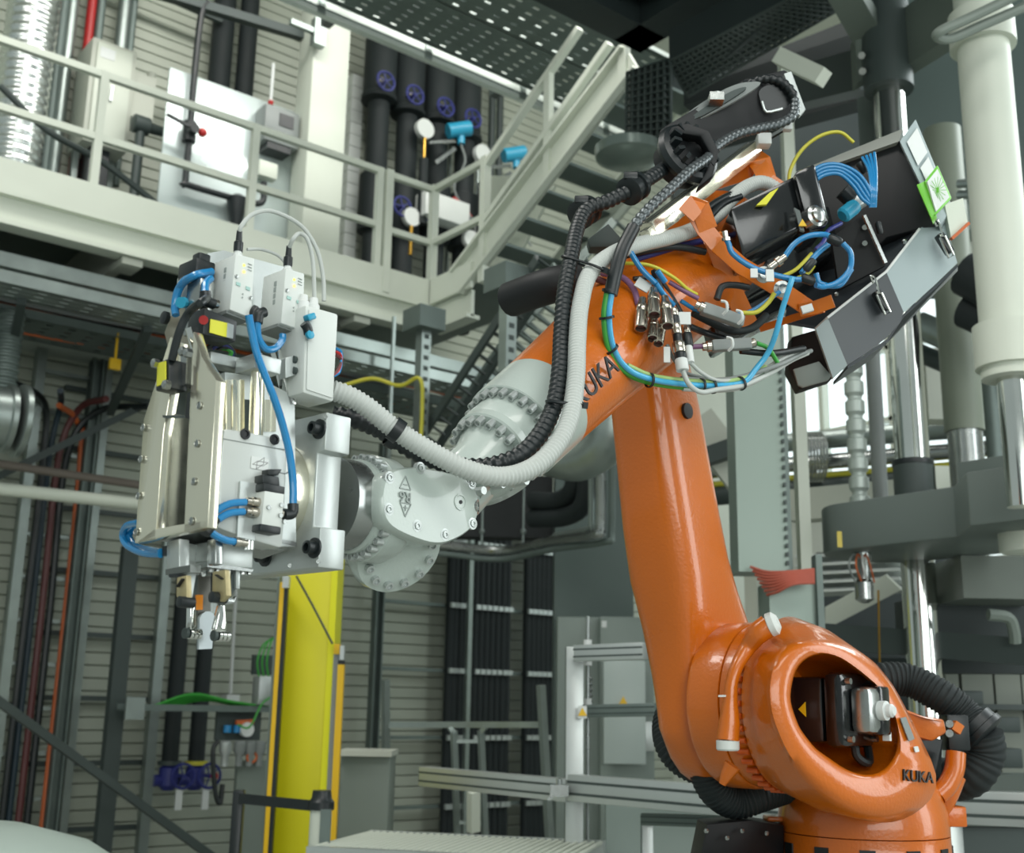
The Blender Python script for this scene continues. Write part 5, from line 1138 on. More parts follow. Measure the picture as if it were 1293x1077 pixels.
def tie2(a, b, r):
    """tie around two neighbouring hoses"""
    a, b = P(*a), P(*b); d = (b-a).normalized(); n_ = d.cross(CF).normalized(); up_ = n_.cross(d); pts = []
    for k in range(9): t = math.pi/2+k*math.pi/8; pts.append(a+d*math.cos(t)*r+up_*math.sin(t)*r)
    for k in range(9): t = -math.pi/2+k*math.pi/8; pts.append(b+d*math.cos(t)*r+up_*math.sin(t)*r)
    pts.append(pts[0]); o = rpart(G().tube(pts, .0035, 6, 0), 'cable_tie', BLACK)
    G().box(b+d*(r+.003), d*.008, n_*.007, up_*.006).obj('tie_head', BLACK, o); return o
tie2((721, 328, 2.83), (752, 338, 2.8), .023); tie2((704, 508, 2.52), (722, 510, 2.52), .024)
cabletie('cable_tie', P(500, 543, 2.26), P(545, 571, 2.28)-P(465, 515, 2.25), .0215, .02)
cabletie('cable_tie', P(495, 552, 2.365), P(520, 568, 2.38)-P(470, 540, 2.35), .0205, .02)
# silver spiral hose and green/blue bundle
sp_ = [(1004, 128, 3.42), (1002, 145, 3.38), (985, 156, 3.35), (955, 163, 3.3), (930, 170, 3.26), (905, 185, 3.2), (893, 200, 3.12), (872, 215, 3.05), (845, 240, 2.98), (815, 268, 2.92), (795, 295, 2.88), (780, 330, 2.84), (770, 368, 2.82)]
hose('spiral_wrap_hose', sp_, .0145, mat('silver_spiral_wrap', (92, 98, 100), .3, .6, .1, 30), .003, .02, 12)
hose('spiral_wrap_hose', [(940, 108, 3.45), (965, 100, 3.44), (985, 103, 3.43), (999, 115, 3.42), (1004, 130, 3.42)], .0145, BLACK, .003, .02, 12)
hose('black_sleeve', [(800, 287, 2.86), (786, 315, 2.83), (777, 345, 2.81), (771, 372, 2.8)], .017, BLACK)
bund = [(770, 366, 2.8), (766, 400, 2.8), (772, 440, 2.81), (790, 466, 2.83), (820, 479, 2.87), (860, 485, 2.92), (900, 487, 2.97), (935, 483, 3.0), (965, 468, 3.05)]
def off(pts, dx, dy, dd=0.): return [(x+dx, y+dy, d+dd) for x, y, d in pts]
hose('cable', off(bund, -3, 1, .004), .008, GREEN, n=10); hose('cable', off(bund, -1, 4, .012), .0065, GREEN, n=10)
hose('air_hose', off(bund, 3, 0)[:-1]+[(955, 465, 3.02), (970, 445, 3.02), (980, 420, 3.0), (988, 390, 2.99), (996, 365, 2.98), (1001, 350, 2.98)], .0075, mat('light_blue_air_hose', (70, 170, 214), .25, 0, .04, 10, 0, .4), n=10)
hose('cable', off(bund[3:], 2, -5, .005), .006, mat('pale_green_cable', (160, 190, 120), .4, 0, .04, 10), n=10)
hose('cable', off(bund[3:-1], 6, -3, .015)+[(990, 452, 3.1), (1015, 442, 3.2)], .006, WHITEH, n=10)
hose('cable', off(bund[5:-1], 0, -7, .01)+[(985, 460, 3.06), (1010, 448, 3.16), (1024, 443, 3.22)], .0065, GREYH, n=10)
hose('cable', off(bund[5:-1], 2, 6, .012)+[(975, 470, 3.06), (1000, 455, 3.14), (1020, 446, 3.2)], .006, WHITEH, n=10)
for (x, y, d), (x2, y2, d2) in ((bund[1], bund[2]), (bund[2], bund[3]), (bund[4], bund[5]), (bund[6], bund[7]), (bund[7], bund[8]), ((885, 486, 2.95), bund[6]), (bund[0], bund[1])):
    cabletie('cable_tie', P(x, y+1, d+.003), P(x2, y2, d2)-P(x, y, d), .016, .006)
# bundle of connector sleeves
cn = [((811, 385), (809, 415), .0155), ((825, 372), (826, 398), .0155), ((840, 383), (843, 412), .0155), ((825, 405), (824, 428), .014), ((835, 412), (831, 434), .013)]
for (a, b, r) in cn:
    A_, B_ = P(*a, 2.9), P(*b, 2.86); dd = B_-A_
    o = rpart(G().lathe(A_, dd, [(r*.6, -.02), (r*.8, 0), (r*.98, .004), (r, dd.length*.3), (r*.94, dd.length*.32), (r, dd.length*.36), (r*1.05, dd.length-.001), (r*.85, dd.length), (r*.8, dd.length-.02), (.001, dd.length-.021)], 18, cap=False), 'plug_connector', NICKEL)
    G().lathe(B_-dd.normalized()*.015, dd, [(r*.78, 0), (r*.78, .004)], 14).obj('plug_insert', MAROON, o)
def plug(a, b, da, db, segs):
    A_, B_ = P(*a, da), P(*b, db); d = B_-A_; L_ = d.length; o = None
    for (t0_, t1_, r, m_) in segs:
        g = G().lathe(A_+d*t0_, d, [(r*.92, 0), (r, .002), (r, L_*(t1_-t0_)-.002), (r*.92, L_*(t1_-t0_))], 16)
        if o is None: o = rpart(g, 'round_connector', m_)
        else: g.obj('connector_ring', m_, o)
    return o
plug((850, 390), (862, 468), 2.94, 2.88, [(0, .12, .012, NICKEL), (.12, .25, .012, BLACK), (.25, .42, .0135, NICKEL), (.42, .55, .012, BLACK), (.55, .72, .0165, NICKEL), (.72, .82, .015, BLACK), (.82, 1, .016, LABEL)])
plug((866, 413), (872, 458), 2.95, 2.9, [(0, .2, .011, NICKEL), (.2, .55, .013, BLACK), (.55, 1, .01, LABEL)])
rpart(G().bar(P(886, 389, 2.98), P(938, 407, 3.0), .028, .032), 'heavy_connector', GREYH, bevel=.005)
for a, b in (((881, 380), (890, 391)), ): pass
o = rpart(G().lathe(P(889, 381+8, 2.98), P(880, 377+8, 2.98)-P(889, 381+8, 2.98), [(.014, 0), (.014, .012), (.011, .014), (.011, .024)], 12), 'cable_gland', NICKEL)
rpart(G().bar(P(898, 437, 3.0), P(948, 434, 3.02), .026, .03), 'heavy_connector', GREYH, bevel=.005)
rpart(G().lathe(P(898, 437, 3.0), P(888, 438, 3.0)-P(898, 437, 3.0), [(.015, 0), (.015, .01), (.011, .012), (.011, .022)], 12), 'cable_gland', NICKEL)
rpart(G().lathe(P(948, 434, 3.02), P(955, 432, 3.02)-P(948, 434, 3.02), [(.012, 0), (.013, .01), (.009, .014)], 12), 'cable_gland', NICKEL)
for x, y in ((915, 388), (934, 400), (922, 434)): rpart(G().tube([P(x-4, y-8, 2.95), P(x+2, y-6, 2.94), P(x+3, y+3, 2.94), P(x-2, y+9, 2.95)], .004, 6, 5), 'latch', LABEL)
rpart(G().box(P(863, 402, 2.93), RH*.018, FH*.003, UP*.016), 'cable_label', LABEL)
rpart(G().box(P(812, 360, 2.93), (RH*.8-UP*.5)*.02, FH*.003, (UP*.8+RH*.5)*.014), 'cable_label', LABEL)
rpart(G().box(P(842, 448, 2.9), RH*.008, FH*.003, UP*.02), 'cable_label', LABEL)
# cables feeding the connectors
C = [('cable', [(760, 345, 3.0), (785, 350, 2.97), (800, 365, 2.95), (806, 385, 2.93)], .008, PURPLE), ('cable', [(748, 350, 3.02), (775, 362, 3.0), (800, 385, 3.0), (820, 400, 3.0)], .009, MAROON),
     ('cable', [(845, 356, 2.98), (865, 368, 2.98), (882, 377, 2.98)], .0065, PURPLE), ('cable', [(872, 438, 3.0), (890, 437, 3.0)], .007, PURPLE),
     ('cable', [(780, 332, 2.98), (820, 335, 2.97), (850, 350, 2.97), (868, 365, 2.98), (880, 372, 2.99)], .005, YCAB), ('cable', [(800, 352, 3.0), (830, 352, 3.02), (848, 375, 3.02), (860, 395, 3.02)], .007, BLACK),
     ('cable', [(875, 395, 3.02), (900, 408, 3.04), (925, 418, 3.04), (950, 414, 3.05), (968, 398, 3.08)], .0105, RUBBER), ('cable', [(905, 378, 3.05), (912, 362, 3.06), (928, 360, 3.08), (945, 363, 3.1)], .009, BLACK),
     ('cable', [(870, 412, 3.03), (890, 420, 3.06), (915, 428, 3.05)], .009, BLACK), ('cable', [(935, 395, 3.02), (955, 394, 3.02), (970, 382, 3.03), (978, 370, 3.03)], .006, YCAB),
     ('cable', [(860, 380, 3.0), (885, 394, 3.02), (920, 398, 3.04), (950, 392, 3.05), (985, 368, 3.05)], .006, BLUE), ('cable', [(935, 443, 3.03), (975, 446, 3.06), (1015, 440, 3.15)], .009, BLACK),
     ('cable', [(955, 433, 3.02), (970, 440, 3.04), (982, 458, 3.06)], .006, GREEN), ('cable', [(862, 468, 2.88), (870, 485, 2.88), (885, 495, 2.9), (905, 492, 2.95), (940, 486, 3.0), (975, 470, 3.06)], .0065, WHITEH),
     ('cable', [(872, 458, 2.9), (885, 470, 2.93), (905, 480, 2.97), (930, 480, 3.0)], .005, WHITEH), ('cable', [(842, 435, 2.93), (850, 452, 2.93), (865, 470, 2.95), (890, 478, 2.97)], .005, GREYH),
     ('cable', [(745, 335, 3.05), (800, 320, 3.05), (850, 312, 3.08), (890, 318, 3.12)], .01, BLACK), ('cable', [(800, 328, 3.06), (860, 310, 3.12), (910, 300, 3.2)], .009, BLUED),
     ('cable', [(885, 270, 3.15), (905, 255, 3.2), (925, 245, 3.25), (945, 240, 3.3)], .01, BLACK), ('cable', [(895, 275, 3.15), (912, 258, 3.2), (935, 248, 3.25)], .01, BLACK)]
for nm, pts, r, m_ in C: hose(nm, pts, r, m_, n=8, sm=8)
# blue pneumatics near the elbow
B = [[(788, 300, 2.92), (796, 318, 2.92), (810, 340, 2.92), (828, 358, 2.92)], [(828, 358, 2.92), (838, 372, 2.93), (850, 385, 2.96)], [(830, 342, 2.92), (840, 356, 2.93)],
     [(916, 300, 3.0), (920, 308, 3.0), (925, 320, 3.0), (945, 335, 3.0), (970, 345, 3.0), (1000, 352, 3.0), (1012, 353, 3.0)],
     [(990, 325, 3.04), (1003, 308, 3.04), (1020, 298, 3.04), (1040, 296, 3.05), (1050, 300, 3.06)], [(1064, 307, 3.06), (1074, 320, 3.06), (1073, 340, 3.05), (1058, 356, 3.04), (1040, 362, 3.03), (1030, 360, 3.02)],
     [(1012, 345, 3.02), (1020, 335, 3.03), (1030, 322, 3.04), (1046, 308, 3.05)], [(1030, 345, 3.08), (1036, 358, 3.08), (1060, 360, 3.08), (1075, 340, 3.1)]]
for pts in B: hose('air_hose', pts, .0075, BLUE, n=10, sm=8)
for k in range(4): hose('air_hose', [(1014+k, 240-k, 3.2), (1020+k*2, 222+k*3, 3.2), (1038+k, 209+k*4, 3.2), (1060, 208+k*4, 3.2), (1083-k*2, 219+k*5, 3.2), (1097-k*3, 238+k*4, 3.2), (1104-k*2, 258, 3.2)], .0055, BLUE, n=8, sm=8)
for k in range(4): hose('air_hose', [(1104-k*5, 193+k*2, 3.3), (1106-k*3, 215, 3.25), (1106-k*2, 240, 3.2), (1105-k*2, 262, 3.2)], .0045, BLUE, n=8, sm=6)
hose('air_hose', [(1062, 282, 3.25), (1045, 292, 3.2), (1040, 305, 3.12), (1030, 315, 3.1)], .006, BLUED, n=8)
for a, b, r in (((826, 340), (830, 350), .011), ((828, 352), (832, 364), .012), ((1046, 300), (1064, 308), .013), ((1028, 328), (1018, 340), .011), ((1012, 350), (1034, 358), .012), ((1084, 205), (1096, 222), .011), ((1108, 280), (1112, 296), .009)):
    rpart(G().lathe(P(*a, 3.0 if a[1] > 250 and a[0] < 1080 else (3.3 if a[0] > 1080 else 2.9)), P(*b, 3.0)-P(*a, 3.0), [(r*.8, 0), (r, .004), (r, .03), (r*.8, .035)], 12), 'push_fitting', BLACK)
rpart(G().lathe(P(972, 338, 3.03), P(990, 325, 3.03)-P(972, 338, 3.03), [(.01, 0), (.01, .02), (.014, .022), (.014, .034), (.009, .036), (.009, .05)], 12), 'hose_fitting', NICKEL)
rpart(G().lathe(P(917, 304, 3.0), P(915, 292, 3.0)-P(917, 304, 3.0), [(.011, 0), (.011, .008), (.007, .01), (.007, .025)], 10), 'hose_fitting', NICKEL)
hose('cable', [(996, 238, 3.45), (998, 215, 3.45), (1012, 190, 3.45), (1035, 172, 3.45), (1060, 167, 3.45), (1078, 180, 3.45)], .0055, YCAB, n=8)
hose('cable', [(985, 350, 3.1), (1005, 340, 3.12), (1025, 320, 3.15)], .005, YCAB, n=8); hose('cable', [(1005, 352, 3.05), (1020, 345, 3.06), (1028, 335, 3.06)], .005, YCAB, n=8)
rpart(G().box(P(972, 348, 2.97), RH*.01, FH*.003, UP*.016), 'cable_label', LABEL); rpart(G().box(P(952, 345, 2.98), RH*.009, FH*.003, UP*.012), 'cable_label', LABEL)
# regulator with cyan bowl
rgp = rpart(G().bar(P(1073, 262, 3.3), P(1092, 250, 3.3), .04, .035), 'regulator', ALUM, bevel=.004)
G().lathe(P(1080, 260, 3.28), P(1062, 274, 3.26)-P(1080, 260, 3.28), [(.02, 0), (.022, .01), (.022, .05), (.016, .056)], 16).obj('regulator_bowl', CYAN, rgp)
G().lathe(P(1075, 252, 3.3), P(1062, 240, 3.3)-P(1075, 252, 3.3), [(.024, .0), (.024, .035)], 16).obj('regulator_knob', BLACK, rgp)
# ================================================================ cabinet and cover tray carried on the arm
cbn = thing('arm_cabinet', 'black control box with pale rim and stickers mounted behind the arm', 'control box', P(1100, 300, 3.6))
def cp_(g, n, m_, **k): return g.obj(n, m_, cbn, **k)
cp_(G().prism([P(1000, 226, 3.8), P(1136, 177, 3.5), P(1186, 282, 3.46), P(1120, 300, 3.5), P(1060, 360, 3.6), P(1000, 330, 3.75)], FH*.16+RH*.03), 'box_body', BLACKM, bevel=.003)
cp_(G().prism([P(1000, 226, 3.78), P(1136, 178, 3.48), P(1140, 162, 3.52), P(1005, 217, 3.84)], FH*.16), 'top_rim', mat('rim_grey', (156, 160, 154), .4, .2, .05, 3), bevel=.003)
ef = cp_(G().prism([P(1136, 178, 3.47), P(1156, 150, 3.56), P(1203, 262, 3.5), P(1187, 284, 3.44)], FH*.05+RH*.02), 'end_panel', TRAYG, bevel=.003)
def onend(a, b, t0_, t1_, m_, nm):
    q = [P(1136, 178, 3.462), P(1156, 150, 3.552), P(1203, 262, 3.492), P(1187, 284, 3.432)]
    def bl(s, t): return q[0].lerp(q[1], s).lerp(q[3].lerp(q[2], s), t)
    return G().prism([bl(a, t0_), bl(b, t0_), bl(b, t1_), bl(a, t1_)], -CF*.002).obj(nm, m_, ef)
onend(.25, .9, .08, .36, LABEL, 'sticker'); onend(.3, .85, .4, .62, LABEL, 'sticker'); onend(.45, .75, .14, .17, RED, 'sticker_line')
gf = cp_(G().prism([P(1157, 233, 3.38), P(1168, 228, 3.38), P(1181, 268, 3.36), P(1176, 277, 3.36)], FH*.04+RH*.02), 'filter_side', LIME, bevel=.003)
G().prism([P(1168, 228, 3.37), P(1184, 208, 3.42), P(1202, 250, 3.4), P(1181, 272, 3.36)], FH*.03).obj('filter_frame', LIME, gf, bevel=.003)
G().prism([P(1171, 229, 3.362), P(1184, 213, 3.405), P(1199, 249, 3.392), P(1182, 267, 3.355)], FH*.01).obj('filter_mat', LABEL, gf)
fcn = P(1184, 240, 3.37)
for k in range(8):
    t = k*math.pi/8; e_ = (P(1184+14*math.cos(t), 240+22*math.sin(t), 3.375)-fcn); G().bar(fcn-e_*.75, fcn+e_*.75, .0012, .0012).obj('filter_spoke', LIME, gf)
cp_(G().prism([P(1050, 300, 3.42), P(1090, 270, 3.4), P(1118, 335, 3.4), P(1060, 365, 3.44)], FH*.02), 'mount_plate', BLACKM)
cp_(G().bar(P(1091, 272, 3.38), P(1118, 332, 3.38), .006, .012), 'plate_edge', STEEL)
for x, y in ((1092, 287), (1092, 307)): cp_(G().cyl(P(x, y, 3.4), P(x, y, 3.385), .008, n=8), 'plate_screw', STEEL)
# cover tray
ct = thing('cover_tray', 'grey folded sheet metal cover tray with toggle latches behind the arm', 'cover tray', P(1100, 450, 3.4))
def tp2(g, n, m_, **k): return g.obj(n, m_, ct, **k)
TK = FH*.012
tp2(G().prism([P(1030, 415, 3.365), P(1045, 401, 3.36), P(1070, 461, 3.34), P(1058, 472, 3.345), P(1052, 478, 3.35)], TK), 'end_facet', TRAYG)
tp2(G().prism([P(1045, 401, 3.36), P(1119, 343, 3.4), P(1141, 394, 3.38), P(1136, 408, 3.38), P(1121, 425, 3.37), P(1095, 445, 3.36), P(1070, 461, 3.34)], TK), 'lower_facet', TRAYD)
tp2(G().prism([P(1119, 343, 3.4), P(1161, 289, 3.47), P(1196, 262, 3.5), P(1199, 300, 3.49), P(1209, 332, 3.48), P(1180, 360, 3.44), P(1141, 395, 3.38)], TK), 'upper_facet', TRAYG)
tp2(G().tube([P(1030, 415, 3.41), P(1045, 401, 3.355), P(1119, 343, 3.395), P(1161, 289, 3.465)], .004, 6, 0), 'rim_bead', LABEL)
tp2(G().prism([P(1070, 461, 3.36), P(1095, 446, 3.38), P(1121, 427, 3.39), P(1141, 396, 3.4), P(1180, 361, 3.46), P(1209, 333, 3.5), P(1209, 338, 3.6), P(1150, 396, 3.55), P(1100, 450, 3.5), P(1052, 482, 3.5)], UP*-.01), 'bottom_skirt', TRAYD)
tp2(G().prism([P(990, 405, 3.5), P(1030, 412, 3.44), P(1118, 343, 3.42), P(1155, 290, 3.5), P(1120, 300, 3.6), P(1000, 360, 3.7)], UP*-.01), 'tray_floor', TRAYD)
tp2(G().prism([P(1000, 425, 3.5), P(1030, 416, 3.44), P(1052, 478, 3.44), P(1010, 492, 3.5), P(996, 466, 3.52)], FH*.06), 'inner_box', BLACKM, bevel=.004)
tp2(G().prism([P(1002, 466, 3.43), P(1034, 456, 3.4), P(1050, 474, 3.4), P(1046, 480, 3.4), P(1014, 489, 3.43), P(1008, 486, 3.43)], FH*.01), 'inner_plate', mat('grey_film', (138, 146, 142), .4, 0, .04, 3), bevel=.002)
tp2(G().prism([P(1193, 258, 3.47), P(1216, 250, 3.5), P(1222, 282, 3.5), P(1201, 300, 3.47)], FH*.02), 'side_flap', CREAM)
tp2(G().bar(P(1201, 302, 3.465), P(1223, 282, 3.495), .012, .008), 'flap_edge', ORP)
for (x, y, d) in ((1105, 360, 3.36), (1185, 288, 3.44)):
    lt = tp2(G().bar(P(x, y+8, d), P(x+15, y+32, d-.01), .03, .02), 'toggle_latch', BLACK, bevel=.004)
    G().tube([P(x+2, y+10, d-.02), P(x+8, y+10, d-.02), P(x+19, y+34, d-.025), P(x+13, y+38, d-.025), P(x+2, y+12, d-.02)], .0035, 6, 0).obj('latch_bail', CHROME, lt)
    G().tube([P(x+5, y+10, d-.02), P(x, y-8, d-.01), P(x-6, y-12, d-.01), P(x-2, y-2, d-.01)], .003, 6, 4).obj('latch_hook', CHROME, lt)
for x, y in ((1106, 338), (1142, 305), (1056, 372)): tp2(G().ball(P(x, y, 3.42), .008, 8, 5), 'rivet', STEEL)
# ================================================================ the gripper tool
FO = RP(350, 627)
def GP(u, a, z): return FO+AU*u+AA*a+UP*z
U1, AH = .285, .095
def UF(px, py, du=0.): return PL(px, py, GP(U1+du, 0, 0), AU)
def AF(px, py, a=AH): return PL(px, py, GP(0, a, 0), AA)
grp = thing('gripper_tool', 'aluminium gripper tool with sensor boxes and blue air hoses on the wrist', 'gripper', GP(.15, 0, -.4))
def gp(g, n, m_=ALU, **k): return g.obj(n, m_, grp, **k)
def gbox(g, u0, u1, a0, a1, z0, z1): return g.box(GP((u0+u1)/2, (a0+a1)/2, (z0+z1)/2), AU*(u1-u0)/2, AA*(a1-a0)/2, UP*(z1-z0)/2)
def gz(u, a, y): return vz(GP(u, a, 0), y)-FO.z
def gu(px, a, z):      # u at which (.,a,z) shows at column px
    lo, hi = -.4, .7
    for _ in range(40):
        u_ = (lo+hi)/2
        if proj(GP(u_, a, z))[0] > px: lo = u_
        else: hi = u_
    return lo
# adapter plate with notched edge
PA0, PA1 = -.19, .135
zt_, zb_ = gz(0, PA1, 520), gz(0, PA1, 716); zn0, zn1 = gz(0, PA1, 568), gz(0, PA1, 665)
ap = gp(G().prism([GP(0, PA0, zb_), GP(0, PA1, zb_), GP(0, PA1, zn1), GP(0, PA1-.022, zn1+.002), GP(0, PA1-.022, zn0-.002), GP(0, PA1, zn0), GP(0, PA1, zt_), GP(0, PA0, zt_)], -AU*.058), 'adapter_plate', ALUM, bevel=.003)
for (px, py) in ((404, 542), (398, 692), (336, 703)):
    c = PL(px, py, GP(0, 0, 0), AU); b_ = G().lathe(c, AU, [(.0185, 0), (.0185, .004), (.012, .005), (.012, .02), (.0075, .021), (.007, .012)], 18).obj('cap_screw', BLACK, ap)
for (px, py) in ((411, 526), (402, 709), (366, 714)): G().cyl(PL(px, py, GP(0, 0, 0), AU), PL(px, py, GP(.002, 0, 0), AU), .004, n=10).obj('dowel', STEEL, ap)
dc = gp(G().lathe(GP(0, 0, 0), AU, [(.098, 0), (.1, .003), (.1, .03), (.096, .033), (.06, .034)], 56), 'flange_disc', ALU)
bolts(GP(.033, 0, 0), AU, .082, .0055, .003, 14, dc, GREYD, name='hole')
gp(gbox(G(), .03, .09, -.06, .075, -.11, .13), 'mount_block', ALUM, bevel=.004)
# junction box between plate and tower
jb_a = .14
def JF(px, py): return PL(px, py, GP(0, jb_a, 0), AA)
jq = [JF(386, 384), JF(428, 396), JF(422, 508), JF(383, 496)]
jb = gp(G().prism(jq, -AA*.075), 'junction_box', WHITE, bevel=.006)
G().prism([JF(389, 391)+AA*.001, JF(425, 401)+AA*.001, JF(419, 503)+AA*.001, JF(386, 492)+AA*.001], AA*.002).obj('lid', WHITE, jb, bevel=.001)
for x, y in ((395, 384), (408, 388)): G().lathe(JF(x, y)-AA*.03, UP, [(.010, -.012), (.012, -.01), (.012, .01), (.009, .014), (.008, .024)], 14).obj('cable_gland', LABEL, jb)
for x, y in ((382, 452), (382, 466)): G().lathe(JF(x, y)-AA*.02, AU, [(.007, 0), (.007, .006), (.004, .007)], 10).obj('screw', GREYD, jb)
gp(G().prism([AF(352, 454, .1), AF(384, 446, .1), AF(384, 470, .1), AF(352, 480, .1)], AA*.02), 'bracket_plate', ALUM, bevel=.002)
for k in range(3): gp(G().tube([JF(424, 440+k*4), JF(431, 446+k*4), JF(429, 468-k*3), JF(421, 475)], .003, 6, 6), 'signal_wire', [BLUE, RED, MAROON][k])
# tower: two channel-like side plates and the open window facing outward
zt1 = gz(U1, 0, 430); zbt = gz(U1, AH, 672)
def uplate(px, m_=ALU, th=.018, nm='side_plate', du=0.): return gp(G().prism([UF(x, y, du) for x, y in px], -AU*th), nm, m_, bevel=.0015)
tw = uplate([(170, 686), (181, 530), (215, 425), (226, 432), (206, 545), (196, 680)], nm='front_plate')
tw2 = uplate([(232, 672), (240, 500), (244, 418), (254, 450), (273, 480), (262, 666)], nm='front_plate')
uplate([(170, 686), (196, 680), (232, 672), (262, 666), (262, 656), (194, 668)], nm='bottom_bar')
for (x, y) in ((181, 540), (178, 580), (175, 626), (172, 672)): G().lathe(UF(x, y, .001), AU, [(.0065, 0), (.0065, .002), (.004, .003), (.0035, .0015)], 12).obj('screw', STEEL, tw)
for (x, y) in ((252, 512), (249, 560), (245, 608), (242, 658)): G().lathe(UF(x, y, .001), AU, [(.0065, 0), (.0065, .002), (.004, .003), (.0035, .0015)], 12).obj('screw', STEEL, tw2)
aL = (UF(176, 600)-FO).dot(AA)
gp(gbox(G(), U1-.12, U1-.02, aL+.004, aL+.016, zbt+.02, gz(U1, 0, 520)), 'inner_wall', STEEL)
gp(gbox(G(), U1-.2, U1-.16, aL+.01, AH-.02, zbt+.02, gz(U1, 0, 470)), 'rear_wall', GREYD)
gp(gbox(G(), U1-.14, U1-.12, -.055, -.035, zbt+.02, gz(U1, 0, 480)), 'guide_rail', STEEL)
gp(gbox(G(), U1-.15, U1-.09, -.02, .0, zbt+.02, gz(U1, 0, 480)), 'guide_rail', BLACK)
gp(gbox(G(), U1-.12, U1-.1, .015, .05, zbt+.02, gz(U1, 0, 490)), 'guide_rail', ALUM)
for k in range(5): gp(gbox(G(), U1-.1, U1-.095, .028, .036, zbt+.05+k*.05, zbt+.058+k*.05), 'rail_hole', BLACK)
gp(G().prism([UF(192, 524, -.03), UF(212, 522, -.03), UF(233, 528, -.01), UF(210, 528, .01)], UP*.004), 'cross_strip', GREYD)
# tower side facing right (extruded aluminium)
sd = gp(G().prism([AF(262, 668), AF(273, 478), AF(292, 482), AF(300, 500), AF(300, 545), AF(288, 552), AF(283, 668)], -AA*.05), 'side_extrusion', ALU, bevel=.002)
gp(G().prism([AF(283, 668), AF(284, 470), AF(320, 474), AF(372, 500), AF(374, 690), AF(330, 690)], -AA*.03), 'core_extrusion', ALUM)
for k, x in enumerate((277, 288, 296, 305, 337, 345)):
    gp(G().bar(AF(x, 480 if k < 4 else 505, AH+.002), AF(x, 545, AH+.002), .008, .006), 'extrusion_rib', ALU)
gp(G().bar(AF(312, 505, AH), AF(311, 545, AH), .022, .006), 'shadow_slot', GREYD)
# angled brackets (bright folded flanges) at tower top
gp(G().prism([AF(241, 412), AF(248, 420), AF(270, 488), AF(262, 492)], -AA*.02), 'angled_flange', CHROME, bevel=.001)
gp(G().prism([AF(348, 436), AF(354, 440), AF(377, 510), AF(366, 512)], -AA*.02), 'angled_flange', CHROME, bevel=.001)
gp(G().prism([AF(352, 445, .06), AF(378, 432, .06), AF(378, 505, .06), AF(366, 505, .06)], -AA*.02), 'rear_bracket', STEEL)
gp(G().prism([UF(207, 420, -.05), UF(216, 398, -.05), UF(250, 372, -.05), UF(252, 440, -.05), UF(222, 480, -.05)], -AU*.012), 'top_bracket', mat('warm_aluminium', (168, 162, 146), .35, .7, .06, 6), bevel=.002)
# cylinder rod
gp(G().cyl(AF(323, 550, AH+.03), AF(326, 466, AH+.03), .0125, n=18), 'piston_rod', ALU)
gp(G().box(AF(326, 463, AH+.02), AU*.028, AA*.03, UP*.014), 'rod_block', ALUM, bevel=.003)
gp(G().lathe(AF(326, 455, AH+.03), UP, [(.012, -.004), (.012, .006), (.008, .007), (.008, .012)], 6), 'rod_nut', STEEL)
gp(G().bar(AF(258, 453, .06), AF(308, 464, .06), .04, .02), 'cross_block', ALUM, bevel=.002)
# DLR cover box
CA = AH+.05
def CFc(x, y): return AF(x, y, CA)
cvq = ssmooth([(281, 543), (290, 541), (362, 555), (363, 560), (358, 690), (352, 692), (276, 668), (275, 662)], 1)
cv_ = gp(G().prism([CFc(x, y) for x, y in cvq], -AA*.055), 'cover_box', mat('satin_white_metal', (194, 199, 196), .38, .25, .03, 5), bevel=.004)
for x, y in ((309, 548), (346, 555)): G().lathe(CFc(x, y), AA, [(.0095, 0), (.0095, .003), (.006, .0035), (.0055, .001)], 16).obj('cap_screw', INK, cv_)
G().bar(CFc(282, 554)+AA*.0005, CFc(361, 568)+AA*.0005, .0015, .001).obj('seam', GREYH, cv_)
lc_ = CFc(328, 585)
def bl2(x, y): return CFc(328+x, 585+y)+AA*.0015
for s_ in ((-8.5, 1.2, -3, -2.4), (-3, -2.4, 8.5, -.4), (8.5, -.4, 3, 3), (3, 3, -8.5, 1.2), (4.5, -6.2, 3.4, 1), (3.4, 1, -4.5, 6.4), (-4.5, 6.4, -3.6, -.6), (-3.6, -.6, 4.5, -6.2)):
    G().bar(bl2(s_[0]*1.15, s_[1]*1.15), bl2(s_[2]*1.15, s_[3]*1.15), .0007, .0006, AA).obj('logo_stroke', INK, cv_)
G().prism([bl2(-11, -9), bl2(11, -5), bl2(10, 10), bl2(-12, 6)], AA*-.0008).obj('logo_sticker', LABEL, cv_)
# valve on the cover
vp = gp(G().prism([CFc(301, 608)+AA*.002, CFc(322, 611)+AA*.002, CFc(319, 683)+AA*.002, CFc(297, 678)+AA*.002], AA*.004), 'valve_plate', ALUM)
vv = gp(G().prism([CFc(321, 622), CFc(346, 626), CFc(342, 668), CFc(317, 664)], AA*.03), 'solenoid_valve', WHITE, bevel=.002)
G().prism([CFc(320, 612), CFc(347, 617), CFc(346, 627), CFc(320, 622)], AA*.03).obj('valve_coil', BLACK, vv, bevel=.002)
G().prism([CFc(321, 601), CFc(342, 604), CFc(343, 616), CFc(321, 612)], AA*.024).obj('coil_top', BLACK, vv, bevel=.002)
G().prism([CFc(330, 594), CFc(348, 594), CFc(343, 602), CFc(330, 602)], AA*.02).obj('coil_plug', BLACK, vv, bevel=.002)
G().prism([CFc(316, 663), CFc(342, 668), CFc(341, 677), CFc(315, 672)], AA*.03).obj('valve_base', BLACK, vv, bevel=.002)
for x, y in ((325, 643), (340, 653), (341, 640), (345, 661)): G().cyl(CFc(x, y)+AA*.03, CFc(x, y)+AA*.034, .004, n=8).obj('screw', STEEL, vv)
